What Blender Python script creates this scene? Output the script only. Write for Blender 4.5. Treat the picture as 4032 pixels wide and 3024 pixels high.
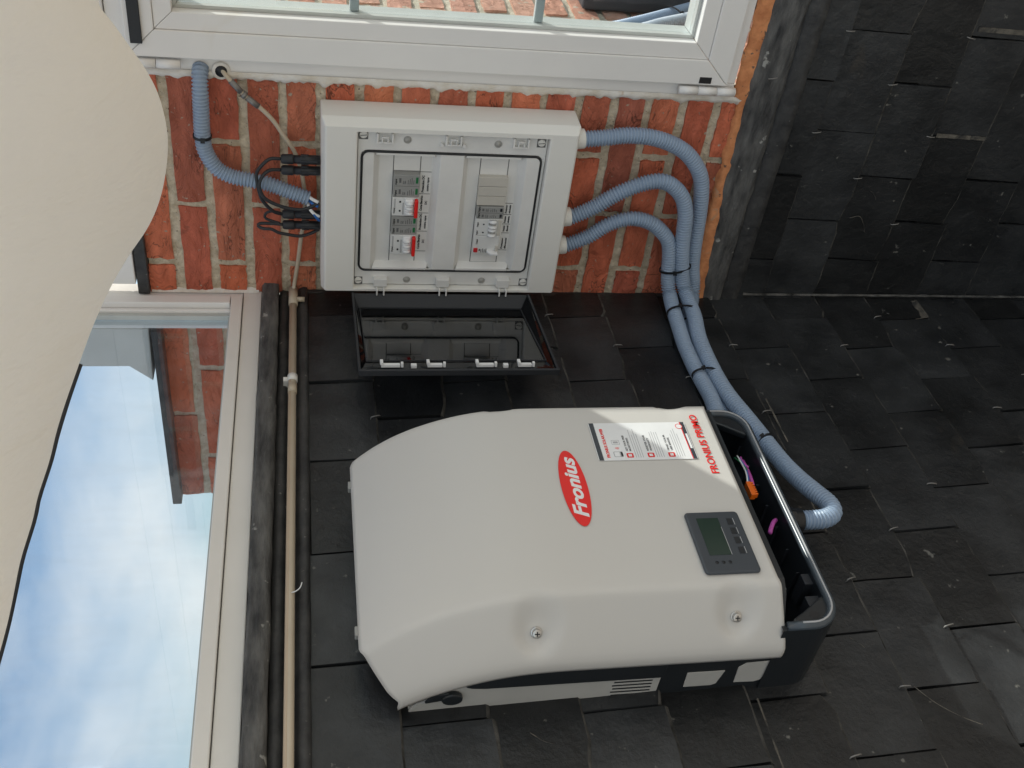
import bpy, math, random
from mathutils import Vector, Matrix, noise
from math import sin, cos, pi, radians
for o in list(bpy.data.objects): bpy.data.objects.remove(o)
SC = bpy.context.scene
COL = SC.collection
random.seed(7)

# ------------------------------------------------------------------ camera
# axes: x = along the slate wall (towards the brick wall), y = into the slate wall, z = up; z = 0 is eye level
CAM = Vector((-1.8323, -1.3059, 0.0))
PIT, YAW, ROLL = radians(11.1545), radians(49.57), 0.00751
fwd = Vector((sin(YAW)*cos(PIT), cos(YAW)*cos(PIT), -sin(PIT)))
rgt = Vector((cos(YAW), -sin(YAW), 0.0))
dwn = fwd.cross(rgt)
cx = dwn*cos(ROLL) + (-rgt)*sin(ROLL)        # picture's right edge points down: the phone was held sideways
cy = -(dwn*(-sin(ROLL)) + (-rgt)*cos(ROLL))
cd = bpy.data.cameras.new('camera')
cam = bpy.data.objects.new('camera', cd); COL.objects.link(cam)
cd.sensor_width = 36; cd.lens = 36*4070/4032; cd.clip_start = 0.02; cd.clip_end = 2000
M3 = Matrix((cx, cy, -fwd)).transposed()
cam.matrix_world = Matrix.Translation(CAM) @ M3.to_4x4()
SC.camera = cam
SC.render.resolution_x, SC.render.resolution_y = 1024, 768

# ------------------------------------------------------------------ sky, sun, exposure
SUN = Vector((1.0, -0.66, 1.025)).normalized()      # towards the sun
sun_el = math.asin(SUN.z); sun_az = math.atan2(SUN.x, SUN.y)
W = bpy.data.worlds.new('World'); SC.world = W; W.use_nodes = True
nt = W.node_tree; nt.nodes.clear()
def wn(t): return nt.nodes.new(t)
sky = wn('ShaderNodeTexSky'); sky.sky_type = 'NISHITA'; sky.sun_disc = False
sky.sun_elevation = sun_el; sky.sun_rotation = sun_az; sky.air_density = 1.0; sky.dust_density = 0.6; sky.ozone_density = 1.5
tc = wn('ShaderNodeTexCoord'); mp = wn('ShaderNodeMapping'); mp.inputs['Scale'].default_value = (1.5, 1.5, 3.6)
mp.inputs['Location'].default_value = (2.3, 0.4, 0.35)
n1 = wn('ShaderNodeTexNoise'); n1.inputs['Scale'].default_value = 2.1; n1.inputs['Detail'].default_value = 7; n1.inputs['Roughness'].default_value = 0.52
n1.inputs['Distortion'].default_value = 0.35
cr = wn('ShaderNodeValToRGB'); cr.color_ramp.elements[0].position = 0.38; cr.color_ramp.elements[1].position = 0.74
mx = wn('ShaderNodeMix'); mx.data_type = 'RGBA'
sc_ = wn('ShaderNodeVectorMath'); sc_.operation = 'MULTIPLY'; sc_.inputs[1].default_value = (1.01, 1.0, 0.95)
CLOUD = (7.6, 7.4, 6.9, 1)
bg = wn('ShaderNodeBackground'); bg.inputs['Strength'].default_value = 0.15
out = wn('ShaderNodeOutputWorld')
L = nt.links.new
L(tc.outputs['Generated'], mp.inputs['Vector']); L(mp.outputs[0], n1.inputs['Vector']); L(n1.outputs['Fac'], cr.inputs[0])
L(cr.outputs[0], mx.inputs[0]); L(sky.outputs[0], sc_.inputs[0]); L(sc_.outputs[0], mx.inputs[6]); mx.inputs[7].default_value = CLOUD
L(mx.outputs[2], bg.inputs['Color']); L(bg.outputs[0], out.inputs['Surface'])
sl = bpy.data.lights.new('sun', 'SUN'); sl.energy = 4.2; sl.angle = radians(0.53); sl.color = (1.0, 0.95, 0.86)
so = bpy.data.objects.new('sun', sl); COL.objects.link(so); so.rotation_euler = SUN.to_track_quat('Z', 'Y').to_euler()
vs = SC.view_settings; vs.view_transform = 'Standard'; vs.look = 'None'; vs.gamma = 1; vs.exposure = 0.2
SC.render.engine = 'CYCLES'
SC.cycles.max_bounces = 10; SC.cycles.transparent_max_bounces = 16

# ------------------------------------------------------------------ materials
MATS = {}
def new_mat(name):
    m = bpy.data.materials.new(name); m.use_nodes = True
    n = m.node_tree.nodes; b = n['Principled BSDF']
    MATS[name] = m
    return m, n, m.node_tree.links.new, b
def rough_mat(name, c1, c2=None, rough=0.5, nscale=8, bump=0.0, bscale=40, fleck=None, rnd=0.0, ramp=None, metal=0, spec=0.5, bdist=0.004, stretch=None, detail=6, streak=None, bdistort=0.0, crack=None):
    """colour c1..c2 by noise in world space; rnd = brightness scatter between objects; ramp = colours picked per object"""
    m, n, l, b = new_mat(name)
    b.inputs['Roughness'].default_value = rough; b.inputs['Metallic'].default_value = metal
    b.inputs['Specular IOR Level'].default_value = spec
    geo = n.new('ShaderNodeNewGeometry'); vec = geo.outputs['Position']
    if stretch:
        q = n.new('ShaderNodeMapping'); q.inputs['Scale'].default_value = stretch; l(vec, q.inputs['Vector']); vec = q.outputs[0]
    no = n.new('ShaderNodeTexNoise'); no.inputs['Scale'].default_value = nscale; no.inputs['Detail'].default_value = detail; no.inputs['Roughness'].default_value = 0.6
    l(vec, no.inputs['Vector'])
    rp = n.new('ShaderNodeValToRGB'); rp.color_ramp.elements[0].position = 0.33; rp.color_ramp.elements[1].position = 0.68
    rp.color_ramp.elements[0].color = (*c1, 1); rp.color_ramp.elements[1].color = (*(c2 or c1), 1)
    l(no.outputs['Fac'], rp.inputs[0]); col = rp.outputs[0]
    oi = n.new('ShaderNodeObjectInfo')
    if ramp:
        r2 = n.new('ShaderNodeValToRGB'); r2.color_ramp.interpolation = 'LINEAR'
        e = r2.color_ramp.elements
        for i, c in enumerate(ramp):
            p = i/(len(ramp)-1)
            if i < 2: e[i].position = p if i == 0 else 1.0
        while len(e) < len(ramp): e.new(0.5)
        for i, c in enumerate(ramp): e[i].position = i/(len(ramp)-1); e[i].color = (*c, 1)
        l(oi.outputs['Random'], r2.inputs[0])
        k = n.new('ShaderNodeMix'); k.data_type = 'RGBA'; k.blend_type = 'MULTIPLY'; k.inputs[0].default_value = 1
        l(col, k.inputs[6]); l(r2.outputs[0], k.inputs[7]); col = k.outputs[2]
    if rnd:
        mr = n.new('ShaderNodeMapRange'); mr.inputs['To Min'].default_value = 1-rnd; mr.inputs['To Max'].default_value = 1+rnd
        l(oi.outputs['Random'], mr.inputs['Value'])
        k = n.new('ShaderNodeVectorMath'); k.operation = 'SCALE'; l(col, k.inputs[0]); l(mr.outputs[0], k.inputs['Scale']); col = k.outputs[0]
    if fleck:                                  # (colour, scale, threshold): specks of dust, grit, lime
        f = n.new('ShaderNodeTexNoise'); f.inputs['Scale'].default_value = fleck[1]; f.inputs['Detail'].default_value = 3
        l(geo.outputs['Position'], f.inputs['Vector'])
        fr = n.new('ShaderNodeValToRGB'); fr.color_ramp.elements[0].position = fleck[2]; fr.color_ramp.elements[1].position = fleck[2]+0.05
        l(f.outputs['Fac'], fr.inputs[0])
        k = n.new('ShaderNodeMix'); k.data_type = 'RGBA'; l(fr.outputs[0], k.inputs[0]); l(col, k.inputs[6]); k.inputs[7].default_value = (*fleck[0], 1); col = k.outputs[2]
    if streak:                                 # second, larger stain layer (colour, scale, threshold)
        f = n.new('ShaderNodeTexNoise'); f.inputs['Scale'].default_value = streak[1]; f.inputs['Detail'].default_value = 5; f.inputs['Distortion'].default_value = 0.6
        l(geo.outputs['Position'], f.inputs['Vector'])
        fr = n.new('ShaderNodeValToRGB'); fr.color_ramp.elements[0].position = streak[2]; fr.color_ramp.elements[1].position = streak[2]+0.14
        l(f.outputs['Fac'], fr.inputs[0])
        k = n.new('ShaderNodeMix'); k.data_type = 'RGBA'; l(fr.outputs[0], k.inputs[0]); l(col, k.inputs[6]); k.inputs[7].default_value = (*streak[0], 1); col = k.outputs[2]
    if crack:                                  # dark lines where the clay has split: (colour, scale, half width)
        f = n.new('ShaderNodeTexNoise'); f.inputs['Scale'].default_value = crack[1]; f.inputs['Detail'].default_value = 4; f.inputs['Distortion'].default_value = 1.2
        q = n.new('ShaderNodeMapping'); q.inputs['Scale'].default_value = (0.8, 0.40, 1.0); l(geo.outputs['Position'], q.inputs['Vector']); l(q.outputs[0], f.inputs['Vector'])
        fr = n.new('ShaderNodeValToRGB'); e = fr.color_ramp.elements; e[0].position = 0.5-crack[2]; e[1].position = 0.5+crack[2]; e[1].color = (0, 0, 0, 1); e.new(0.5).color = (1, 1, 1, 1)
        l(f.outputs['Fac'], fr.inputs[0])
        g2 = n.new('ShaderNodeTexNoise'); g2.inputs['Scale'].default_value = 11; l(geo.outputs['Position'], g2.inputs['Vector'])
        gr = n.new('ShaderNodeValToRGB'); gr.color_ramp.elements[0].position = 0.45; gr.color_ramp.elements[1].position = 0.58; l(g2.outputs['Fac'], gr.inputs[0])
        mu = n.new('ShaderNodeMath'); mu.operation = 'MULTIPLY'; l(fr.outputs[0], mu.inputs[0]); l(gr.outputs[0], mu.inputs[1])
        k = n.new('ShaderNodeMix'); k.data_type = 'RGBA'; l(mu.outputs[0], k.inputs[0]); l(col, k.inputs[6]); k.inputs[7].default_value = (*crack[0], 1); col = k.outputs[2]
    l(col, b.inputs['Base Color'])
    if bump:
        bn = n.new('ShaderNodeTexNoise'); bn.inputs['Scale'].default_value = bscale; bn.inputs['Detail'].default_value = 8; bn.inputs['Roughness'].default_value = 0.65; bn.inputs['Distortion'].default_value = bdistort
        l(vec, bn.inputs['Vector'])
        bp = n.new('ShaderNodeBump'); bp.inputs['Strength'].default_value = bump; bp.inputs['Distance'].default_value = bdist
        l(bn.outputs['Fac'], bp.inputs['Height']); l(bp.outputs[0], b.inputs['Normal'])
    return m
def plain(name, c, rough=0.45, metal=0, spec=0.5, bump=0.0, bscale=300):
    return rough_mat(name, tuple(x*0.95 for x in c), tuple(min(1, x*1.05) for x in c), rough, 14, bump, bscale, metal=metal, spec=spec, bdist=0.001)
def glass_mat(name, tint, base=0.0, rough=0.0, ior=1.45, gain=1.0, dust=0.0):
    m = bpy.data.materials.new(name); m.use_nodes = True; MATS[name] = m
    n = m.node_tree.nodes; n.clear(); l = m.node_tree.links.new
    t = n.new('ShaderNodeBsdfTransparent'); t.inputs[0].default_value = (*tint, 1)
    g = n.new('ShaderNodeBsdfGlossy'); g.inputs['Roughness'].default_value = rough
    ge = n.new('ShaderNodeNewGeometry'); dt = n.new('ShaderNodeVectorMath'); dt.operation = 'DOT_PRODUCT'; l(ge.outputs['Normal'], dt.inputs[0]); l(ge.outputs['Incoming'], dt.inputs[1])
    ab = n.new('ShaderNodeMath'); ab.operation = 'ABSOLUTE'; l(dt.outputs['Value'], ab.inputs[0])
    om = n.new('ShaderNodeMath'); om.operation = 'SUBTRACT'; om.inputs[0].default_value = 1.0; l(ab.outputs[0], om.inputs[1])
    pw = n.new('ShaderNodeMath'); pw.operation = 'POWER'; pw.inputs[1].default_value = 5.0; l(om.outputs[0], pw.inputs[0])
    f0 = ((ior-1)/(ior+1))**2*gain+base                                         # Fresnel reflection of a thin sheet, same from both sides
    ad = n.new('ShaderNodeMath'); ad.operation = 'MULTIPLY_ADD'; ad.inputs[1].default_value = 1-f0; ad.inputs[2].default_value = f0; l(pw.outputs[0], ad.inputs[0])
    x = n.new('ShaderNodeMixShader'); o = n.new('ShaderNodeOutputMaterial')
    l(ad.outputs[0], x.inputs[0]); l(t.outputs[0], x.inputs[1]); l(g.outputs[0], x.inputs[2]); l(x.outputs[0], o.inputs[0])
    if dust:                                   # dried run marks and dust lying on the pane
        q = n.new('ShaderNodeMapping'); q.inputs['Scale'].default_value = (22, 22, 5); l(ge.outputs['Position'], q.inputs['Vector'])
        no = n.new('ShaderNodeTexNoise'); no.inputs['Scale'].default_value = 1.0; no.inputs['Detail'].default_value = 7; no.inputs['Roughness'].default_value = 0.65; l(q.outputs[0], no.inputs['Vector'])
        rp = n.new('ShaderNodeValToRGB'); rp.color_ramp.elements[0].position = 0.46; rp.color_ramp.elements[1].position = 0.75; l(no.outputs['Fac'], rp.inputs[0])
        mu = n.new('ShaderNodeMath'); mu.operation = 'MULTIPLY_ADD'; mu.inputs[1].default_value = dust; mu.inputs[2].default_value = dust*0.15; l(rp.outputs[0], mu.inputs[0])
        df = n.new('ShaderNodeBsdfDiffuse'); df.inputs[0].default_value = (0.75, 0.74, 0.72, 1); y = n.new('ShaderNodeMixShader')
        l(mu.outputs[0], y.inputs[0]); l(x.outputs[0], y.inputs[1]); l(df.outputs[0], y.inputs[2]); l(y.outputs[0], o.inputs[0])
    return m

rough_mat('brick', (0.88, 0.82, 0.78), (1.32, 1.28, 1.26), 0.9, 26, 1.0, 26, bdistort=1.6, stretch=(1.0, 0.45, 1.0), fleck=((0.52, 0.42, 0.33), 90, 0.665), bdist=0.022, spec=0.2,
          ramp=[(0.64, 0.178, 0.100), (0.69, 0.225, 0.126), (0.53, 0.150, 0.096), (0.67, 0.188, 0.096), (0.43, 0.145, 0.10), (0.71, 0.250, 0.132)],
          streak=((0.13, 0.065, 0.05), 17, 0.68), crack=((0.17, 0.06, 0.04), 26, 0.013))
rough_mat('brick_sunwashed', (0.80, 0.78, 0.76), (1.1, 1.1, 1.1), 0.9, 26, 1.0, 26, bdistort=1.6, stretch=(1.0, 0.45, 1.0), fleck=((0.62, 0.52, 0.40), 40, 0.60), bdist=0.016, spec=0.2, ramp=[(0.66, 0.33, 0.23), (0.72, 0.42, 0.31), (0.66, 0.36, 0.27), (0.74, 0.46, 0.34)])  # lighter copy of the brick, with the sun's wash put into its colour
rough_mat('mortar_sunwashed', (0.52, 0.47, 0.36), (0.70, 0.64, 0.52), 0.95, 60, 1.0, 150, bdist=0.006, spec=0.1)  # mortar copy for the same wall, sun wash in the colour
rough_mat('mortar', (0.50, 0.42, 0.30), (0.76, 0.67, 0.52), 0.95, 60, 1.0, 150, fleck=((0.17, 0.13, 0.10), 160, 0.66), bdist=0.006, spec=0.1)
rough_mat('slate', (0.0095, 0.0103, 0.0112), (0.030, 0.0315, 0.0328), 0.34, 9, 0.6, 24, fleck=((0.14, 0.135, 0.12), 52, 0.71), rnd=0.5, bdist=0.006, spec=0.45,
          streak=((0.060, 0.047, 0.033), 4.2, 0.66))
rough_mat('slate_edge', (0.018, 0.018, 0.017), (0.13, 0.125, 0.115), 0.8, 30, 0.6, 90, spec=0.2)
rough_mat('backing', (0.012, 0.012, 0.012), (0.02, 0.02, 0.02), 0.9, 10)
rough_mat('lead', (0.030, 0.030, 0.031), (0.15, 0.147, 0.14), 0.65, 20, 0.9, 46, fleck=((0.36, 0.355, 0.33), 40, 0.67), bdist=0.007, stretch=(0.6, 0.6, 2.6), spec=0.35)
rough_mat('dark_trim', (0.020, 0.020, 0.021), (0.055, 0.054, 0.052), 0.55, 30, 0.5, 60, fleck=((0.22, 0.21, 0.19), 70, 0.70))
rough_mat('orange_foam', (0.52, 0.19, 0.075), (0.78, 0.33, 0.14), 0.9, 36, 0.9, 55, bdist=0.006, streak=((0.42, 0.33, 0.23), 32, 0.63), fleck=((0.16, 0.10, 0.07), 60, 0.68))
rough_mat('white_pvc', (0.79, 0.77, 0.735), (0.83, 0.81, 0.775), 0.38, 5, 0.05, 30, streak=((0.72, 0.67, 0.58), 6, 0.68))
rough_mat('cream_pvc', (0.745, 0.725, 0.68), (0.785, 0.765, 0.725), 0.4, 5, 0.05, 30)
rough_mat('sealant', (0.66, 0.60, 0.50), (0.82, 0.80, 0.76), 0.7, 30, 0.5, 90, streak=((0.52, 0.36, 0.2), 30, 0.68))
rough_mat('box_grey', (0.77, 0.755, 0.705), (0.79, 0.775, 0.725), 0.5, 3, 0.06, 700, bdist=0.0006)
plain('panel_grey', (0.74, 0.73, 0.70), 0.5)
rough_mat('cover_grey', (0.575, 0.552, 0.512), (0.586, 0.563, 0.523), 0.5, 3, 0.12, 1100, bdist=0.0006)
plain('base_grey', (0.43, 0.42, 0.39), 0.55)
plain('anthracite', (0.014, 0.017, 0.020), 0.38)
plain('display_grey', (0.046, 0.054, 0.064), 0.42)
plain('rim_gloss', (0.055, 0.068, 0.080), 0.28)
plain('lcd', (0.020, 0.040, 0.030), 0.18)
plain('black', (0.012, 0.013, 0.015), 0.45)
plain('black_soft', (0.020, 0.022, 0.026), 0.55)
plain('red', (0.78, 0.015, 0.012), 0.4)
plain('red_dark', (0.55, 0.02, 0.025), 0.4)
plain('white', (0.80, 0.80, 0.79), 0.4)
plain('print_grey', (0.12, 0.12, 0.12), 0.6)
plain('print_light', (0.42, 0.42, 0.42), 0.6)
plain('module_grey', (0.30, 0.30, 0.285), 0.5)
plain('module_white', (0.70, 0.70, 0.68), 0.45)
plain('module_beige', (0.55, 0.52, 0.46), 0.5)
plain('green', (0.01, 0.16, 0.05), 0.4)
plain('steel', (0.55, 0.54, 0.52), 0.3, metal=1)
plain('hook_steel', (0.24, 0.23, 0.215), 0.5, metal=0.6)
plain('conduit_blue', (0.285, 0.365, 0.475), 0.36)
plain('conduit_grey', (0.40, 0.45, 0.50), 0.42)
plain('conduit_cream', (0.70, 0.62, 0.50), 0.5)
plain('coax_cream', (0.52, 0.44, 0.33), 0.5)
plain('pipe_tan', (0.50, 0.39, 0.28), 0.5)
plain('wire_blue', (0.02, 0.13, 0.42), 0.4)
plain('wire_pink', (0.55, 0.10, 0.42), 0.45)
plain('orange', (0.85, 0.16, 0.01), 0.4)
plain('spacer', (0.50, 0.52, 0.49), 0.4)
plain('soffit_grey', (0.62, 0.62, 0.58), 0.6)
rough_mat('terrace', (0.30, 0.27, 0.23), (0.42, 0.38, 0.33), 0.85, 3, 0.3, 20)
glass_mat('clear_glass', (0.90, 0.935, 0.95), 0.01, 0.0, 1.45, 0.9)
glass_mat('hazy_glass', (0.86, 0.90, 0.94), 0.05, 0.0, 1.5, 1.0, dust=0.045)
glass_mat('smoked', (0.30, 0.32, 0.35), 0.055, 0.03, 1.55, 1.0)
def fabric_mat():
    m, n, l, b = new_mat('fabric')
    n.remove(b)
    geo = n.new('ShaderNodeNewGeometry')
    no = n.new('ShaderNodeTexNoise'); no.inputs['Scale'].default_value = 9; no.inputs['Detail'].default_value = 6; l(geo.outputs['Position'], no.inputs['Vector'])
    rp = n.new('ShaderNodeValToRGB'); rp.color_ramp.elements[0].color = (0.90, 0.835, 0.725, 1); rp.color_ramp.elements[1].color = (0.95, 0.89, 0.785, 1)
    l(no.outputs['Fac'], rp.inputs[0])
    q = n.new('ShaderNodeMapping'); q.inputs['Rotation'].default_value = (0.3, 0.5, 0.9); q.inputs['Scale'].default_value = (2.2, 11.0, 5.0); l(geo.outputs['Position'], q.inputs['Vector'])
    bn = n.new('ShaderNodeTexNoise'); bn.inputs['Scale'].default_value = 1.6; bn.inputs['Detail'].default_value = 5; bn.inputs['Roughness'].default_value = 0.5; bn.inputs['Distortion'].default_value = 0.25
    l(q.outputs[0], bn.inputs['Vector'])
    bp = n.new('ShaderNodeBump'); bp.inputs['Strength'].default_value = 0.8; bp.inputs['Distance'].default_value = 0.018; l(bn.outputs['Fac'], bp.inputs['Height'])
    d = n.new('ShaderNodeBsdfDiffuse'); t = n.new('ShaderNodeBsdfTranslucent'); x = n.new('ShaderNodeMixShader'); x.inputs[0].default_value = 0.66
    l(rp.outputs[0], d.inputs[0]); l(rp.outputs[0], t.inputs[0]); l(bp.outputs[0], d.inputs['Normal']); l(bp.outputs[0], t.inputs['Normal'])
    l(d.outputs[0], x.inputs[1]); l(t.outputs[0], x.inputs[2]); l(x.outputs[0], n['Material Output'].inputs[0])
fabric_mat()

# ------------------------------------------------------------------ helpers
def V(*a): return Vector(a)
def root_loc(p):
    while p.parent: p = p.parent
    return p.location.copy()
def tag(o, label=None, cat=None, group=None, kind=None):
    if label: o['label'] = label
    if cat: o['category'] = cat
    if group: o['group'] = group
    if kind: o['kind'] = kind
    return o
def thing(name, loc, label, cat, group=None):
    o = bpy.data.objects.new(name, None); o.empty_display_size = 0.05; COL.objects.link(o); o.location = loc
    return tag(o, label, cat, group)
class MB:
    def __init__(s): s.v = []; s.f = []; s.m = []; s.sm = []; s.cur = 0; s.smooth = False
    def add(s, vs, fs):
        b = len(s.v); s.v += [Vector(q) for q in vs]
        for f in fs: s.f.append([b+i for i in f]); s.m.append(s.cur); s.sm.append(s.smooth)
        return s
    def box(s, x0, x1, y0, y1, z0, z1):
        x0, x1 = sorted((x0, x1)); y0, y1 = sorted((y0, y1)); z0, z1 = sorted((z0, z1))
        return s.add([(x0,y0,z0),(x1,y0,z0),(x1,y1,z0),(x0,y1,z0),(x0,y0,z1),(x1,y0,z1),(x1,y1,z1),(x0,y1,z1)],
                     [(0,3,2,1),(4,5,6,7),(0,1,5,4),(1,2,6,5),(2,3,7,6),(3,0,4,7)])
    def prism(s, poly, vec):
        n = len(poly); vec = Vector(vec); a = [Vector(p) for p in poly]
        return s.add(a+[p+vec for p in a], [tuple(range(n))[::-1], tuple(range(n, 2*n))]+[(i, (i+1)%n, n+(i+1)%n, n+i) for i in range(n)])
    def ring(s, outer, inner, vec):
        """prism with a hole: outer and inner polygons of equal length"""
        n = len(outer); vec = Vector(vec); O = [Vector(p) for p in outer]; I = [Vector(p) for p in inner]
        vs = O+I+[p+vec for p in O]+[p+vec for p in I]; fs = []
        for i in range(n):
            j = (i+1)%n
            fs += [(i, j, n+j, n+i), (2*n+i, 3*n+i, 3*n+j, 2*n+j), (i, 2*n+i, 2*n+j, j), (n+i, n+j, 3*n+j, 3*n+i)]
        return s.add(vs, fs)
    def tube(s, pts, r, seg=8, closed=False, caps=True):
        pts = [Vector(p) for p in pts]; n = len(pts); rs = r if isinstance(r, (list, tuple)) else [r]*n
        def tan(i):
            if closed: return (pts[(i+1)%n]-pts[i-1]).normalized()
            return (pts[min(i+1, n-1)]-pts[max(i-1, 0)]).normalized()
        t = tan(0); up = Vector((0,0,1)) if abs(t.z) < .9 else Vector((1,0,0)); u = (up-t*up.dot(t)).normalized()
        vs = []
        for i in range(n):
            t2 = tan(i); u = (u-t2*u.dot(t2)).normalized(); w = t2.cross(u)
            for k in range(seg):
                a = 2*pi*k/seg; vs.append(pts[i]+(u*cos(a)+w*sin(a))*rs[i])
        fs = []
        for i in range(n if closed else n-1):
            j = (i+1)%n
            for k in range(seg):
                k2 = (k+1)%seg; fs.append((i*seg+k, i*seg+k2, j*seg+k2, j*seg+k))
        if caps and not closed: fs += [tuple(range(seg))[::-1], tuple((n-1)*seg+k for k in range(seg))]
        sm = s.smooth; s.smooth = True; s.add(vs, fs); s.smooth = sm
        return s
    def cyl(s, p0, p1, r, seg=14, r1=None): return s.tube([p0, p1], [r, r if r1 is None else r1], seg)
    def disc(s, c, nrm, r, h, seg=14): c = Vector(c); return s.cyl(c, c+Vector(nrm).normalized()*h, r, seg)
    def build(s, name, mats, parent=None, bevel=0, seg=2, loc=None, **kw):
        me = bpy.data.meshes.new(name)
        o0 = root_loc(parent) if parent else (Vector(loc) if loc is not None else s.base())
        me.from_pydata([q-o0 for q in s.v], [], s.f)
        for m in ([mats] if isinstance(mats, str) else mats): me.materials.append(MATS[m])
        for p, mi, sm in zip(me.polygons, s.m, s.sm): p.material_index = mi; p.use_smooth = sm
        me.update()
        o = bpy.data.objects.new(name, me); COL.objects.link(o)
        if parent: o.parent = parent
        else: o.location = o0
        if bevel:
            b = o.modifiers.new('bevel', 'BEVEL'); b.width = bevel; b.segments = seg; b.limit_method = 'ANGLE'; b.angle_limit = radians(40); b.harden_normals = False
        if kw: tag(o, **kw)
        return o
    def base(s):
        xs = [q.x for q in s.v]; ys = [q.y for q in s.v]; zs = [q.z for q in s.v]
        return Vector(((min(xs)+max(xs))/2, (min(ys)+max(ys))/2, min(zs)))
def catmull(pts, step):
    P = [Vector(p) for p in pts]; P = [P[0]*2-P[1]]+P+[P[-1]*2-P[-2]]; out_ = []
    for i in range(1, len(P)-2):
        p0, p1, p2, p3 = P[i-1:i+3]
        for k in range(24):
            t = k/24
            out_.append(0.5*((2*p1)+(p2-p0)*t+(2*p0-5*p1+4*p2-p3)*t*t+(3*p1-p0-3*p2+p3)*t**3))
    out_.append(P[-2])
    res = [out_[0]]; acc = 0.0
    for a, b in zip(out_, out_[1:]):
        d = (b-a).length
        while d > 0 and acc+d >= step:
            a = a+(b-a)*((step-acc)/d); res.append(a.copy()); d = (b-a).length; acc = 0.0
        acc += d
    return res
def rrect(u0, u1, v0, v1, r, seg=5):
    pts = []
    for (cx_, cy_, a0) in ((u1-r, v1-r, 0), (u0+r, v1-r, 90), (u0+r, v0+r, 180), (u1-r, v0+r, 270)):
        for k in range(seg+1):
            a = radians(a0+90*k/seg); pts.append((cx_+r*cos(a), cy_+r*sin(a)))
    return pts
def text(name, body, size, org, right, up, mat, parent, bold=0.0, shear=0.0, space=1.0, width=None, ext=0.0002, line=1.0):
    """flat lettering as a mesh; org = left end of the base line"""
    cu = bpy.data.curves.new(name, 'FONT'); cu.body = body; cu.size = size; cu.offset = bold; cu.shear = shear; cu.extrude = ext; cu.space_character = space; cu.space_line = line; cu.resolution_u = 3
    tmp = bpy.data.objects.new('tmp', cu); COL.objects.link(tmp)
    dg = bpy.context.evaluated_depsgraph_get(); dg.update()
    me = bpy.data.meshes.new_from_object(tmp.evaluated_get(dg)); bpy.data.objects.remove(tmp)
    r = Vector(right).normalized(); u = Vector(up).normalized(); nn = r.cross(u)
    k = 1.0
    if width:
        w = max(q.co.x for q in me.vertices)-min(q.co.x for q in me.vertices); k = width/w
    o0 = root_loc(parent)
    for q in me.vertices: q.co = Vector(org)-o0+r*(q.co.x*k)+u*q.co.y+nn*q.co.z
    me.materials.clear(); me.materials.append(MATS[mat])
    o = bpy.data.objects.new(name, me); COL.objects.link(o); o.parent = parent
    return o
def nz(x, y, z, s=1.0): return noise.noise(Vector((x*s, y*s, z*s)))
def inst(me, name, parent, loc, rot=(0,0,0), scale=(1,1,1)):
    o = bpy.data.objects.new(name, me); COL.objects.link(o); o.parent = parent
    o.location = Vector(loc)-root_loc(parent); o.rotation_euler = rot; o.scale = scale
    return o

# ------------------------------------------------------------------ ground
g = MB(); g.add([(-80,-80,-2.15),(80,-80,-2.15),(80,80,-2.15),(-80,80,-2.15)], [(0,1,2,3)]); g.build('ground', 'terrace', kind='structure', loc=(0,0,-2.15))

# ------------------------------------------------------------------ brick walls
PITCH, BH = 0.0706, 0.0535
def brick_mesh(k, mat='brick'):
    rnd = random.Random(100+k); nx, nzz = 10, 4; m = MB(); vs = []
    for j in range(nzz+1):
        for i in range(nx+1):
            x = -0.5+i/nx; z = -0.5+j/nzz
            e = min(1, 6*min(0.5-abs(x), 0.35*(0.5-abs(z))))
            y = -0.0028*max(0, nz(x*3.1+k*7, z*1.4, k*3.3, 1.3)) - 0.0018*nz(x*9+k, z*3, k, 1.0)+0.0020*(1-e)
            if i in (0, nx): x += rnd.uniform(-.012, .012)
            if j in (0, nzz): z += rnd.uniform(-.028, .028)
            vs.append((x, y, z*BH))
    n0 = len(vs); W_ = nx+1; H_ = nzz+1
    border = [i for i in range(W_)]+[j*W_+nx for j in range(1, H_)]+[nzz*W_+i for i in range(nx-1, -1, -1)]+[j*W_ for j in range(H_-2, 0, -1)]
    fs = [(j*W_+i, j*W_+i+1, (j+1)*W_+i+1, (j+1)*W_+i) for j in range(nzz) for i in range(nx)]
    vs += [(vs[b][0], 0.03, vs[b][2]) for b in border]
    nb = len(border)
    fs += [(border[(q+1)%nb], border[q], n0+q, n0+(q+1)%nb) for q in range(nb)]
    m.add(vs, fs); me = bpy.data.meshes.new('brick'); me.from_pydata([Vector(v) for v in vs], [], fs); me.materials.append(MATS[mat]); me.update()
    return me
BRICKS = [brick_mesh(k) for k in range(9)]; SUNWASHED = [brick_mesh(k, 'brick_sunwashed') for k in range(5)]
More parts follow.
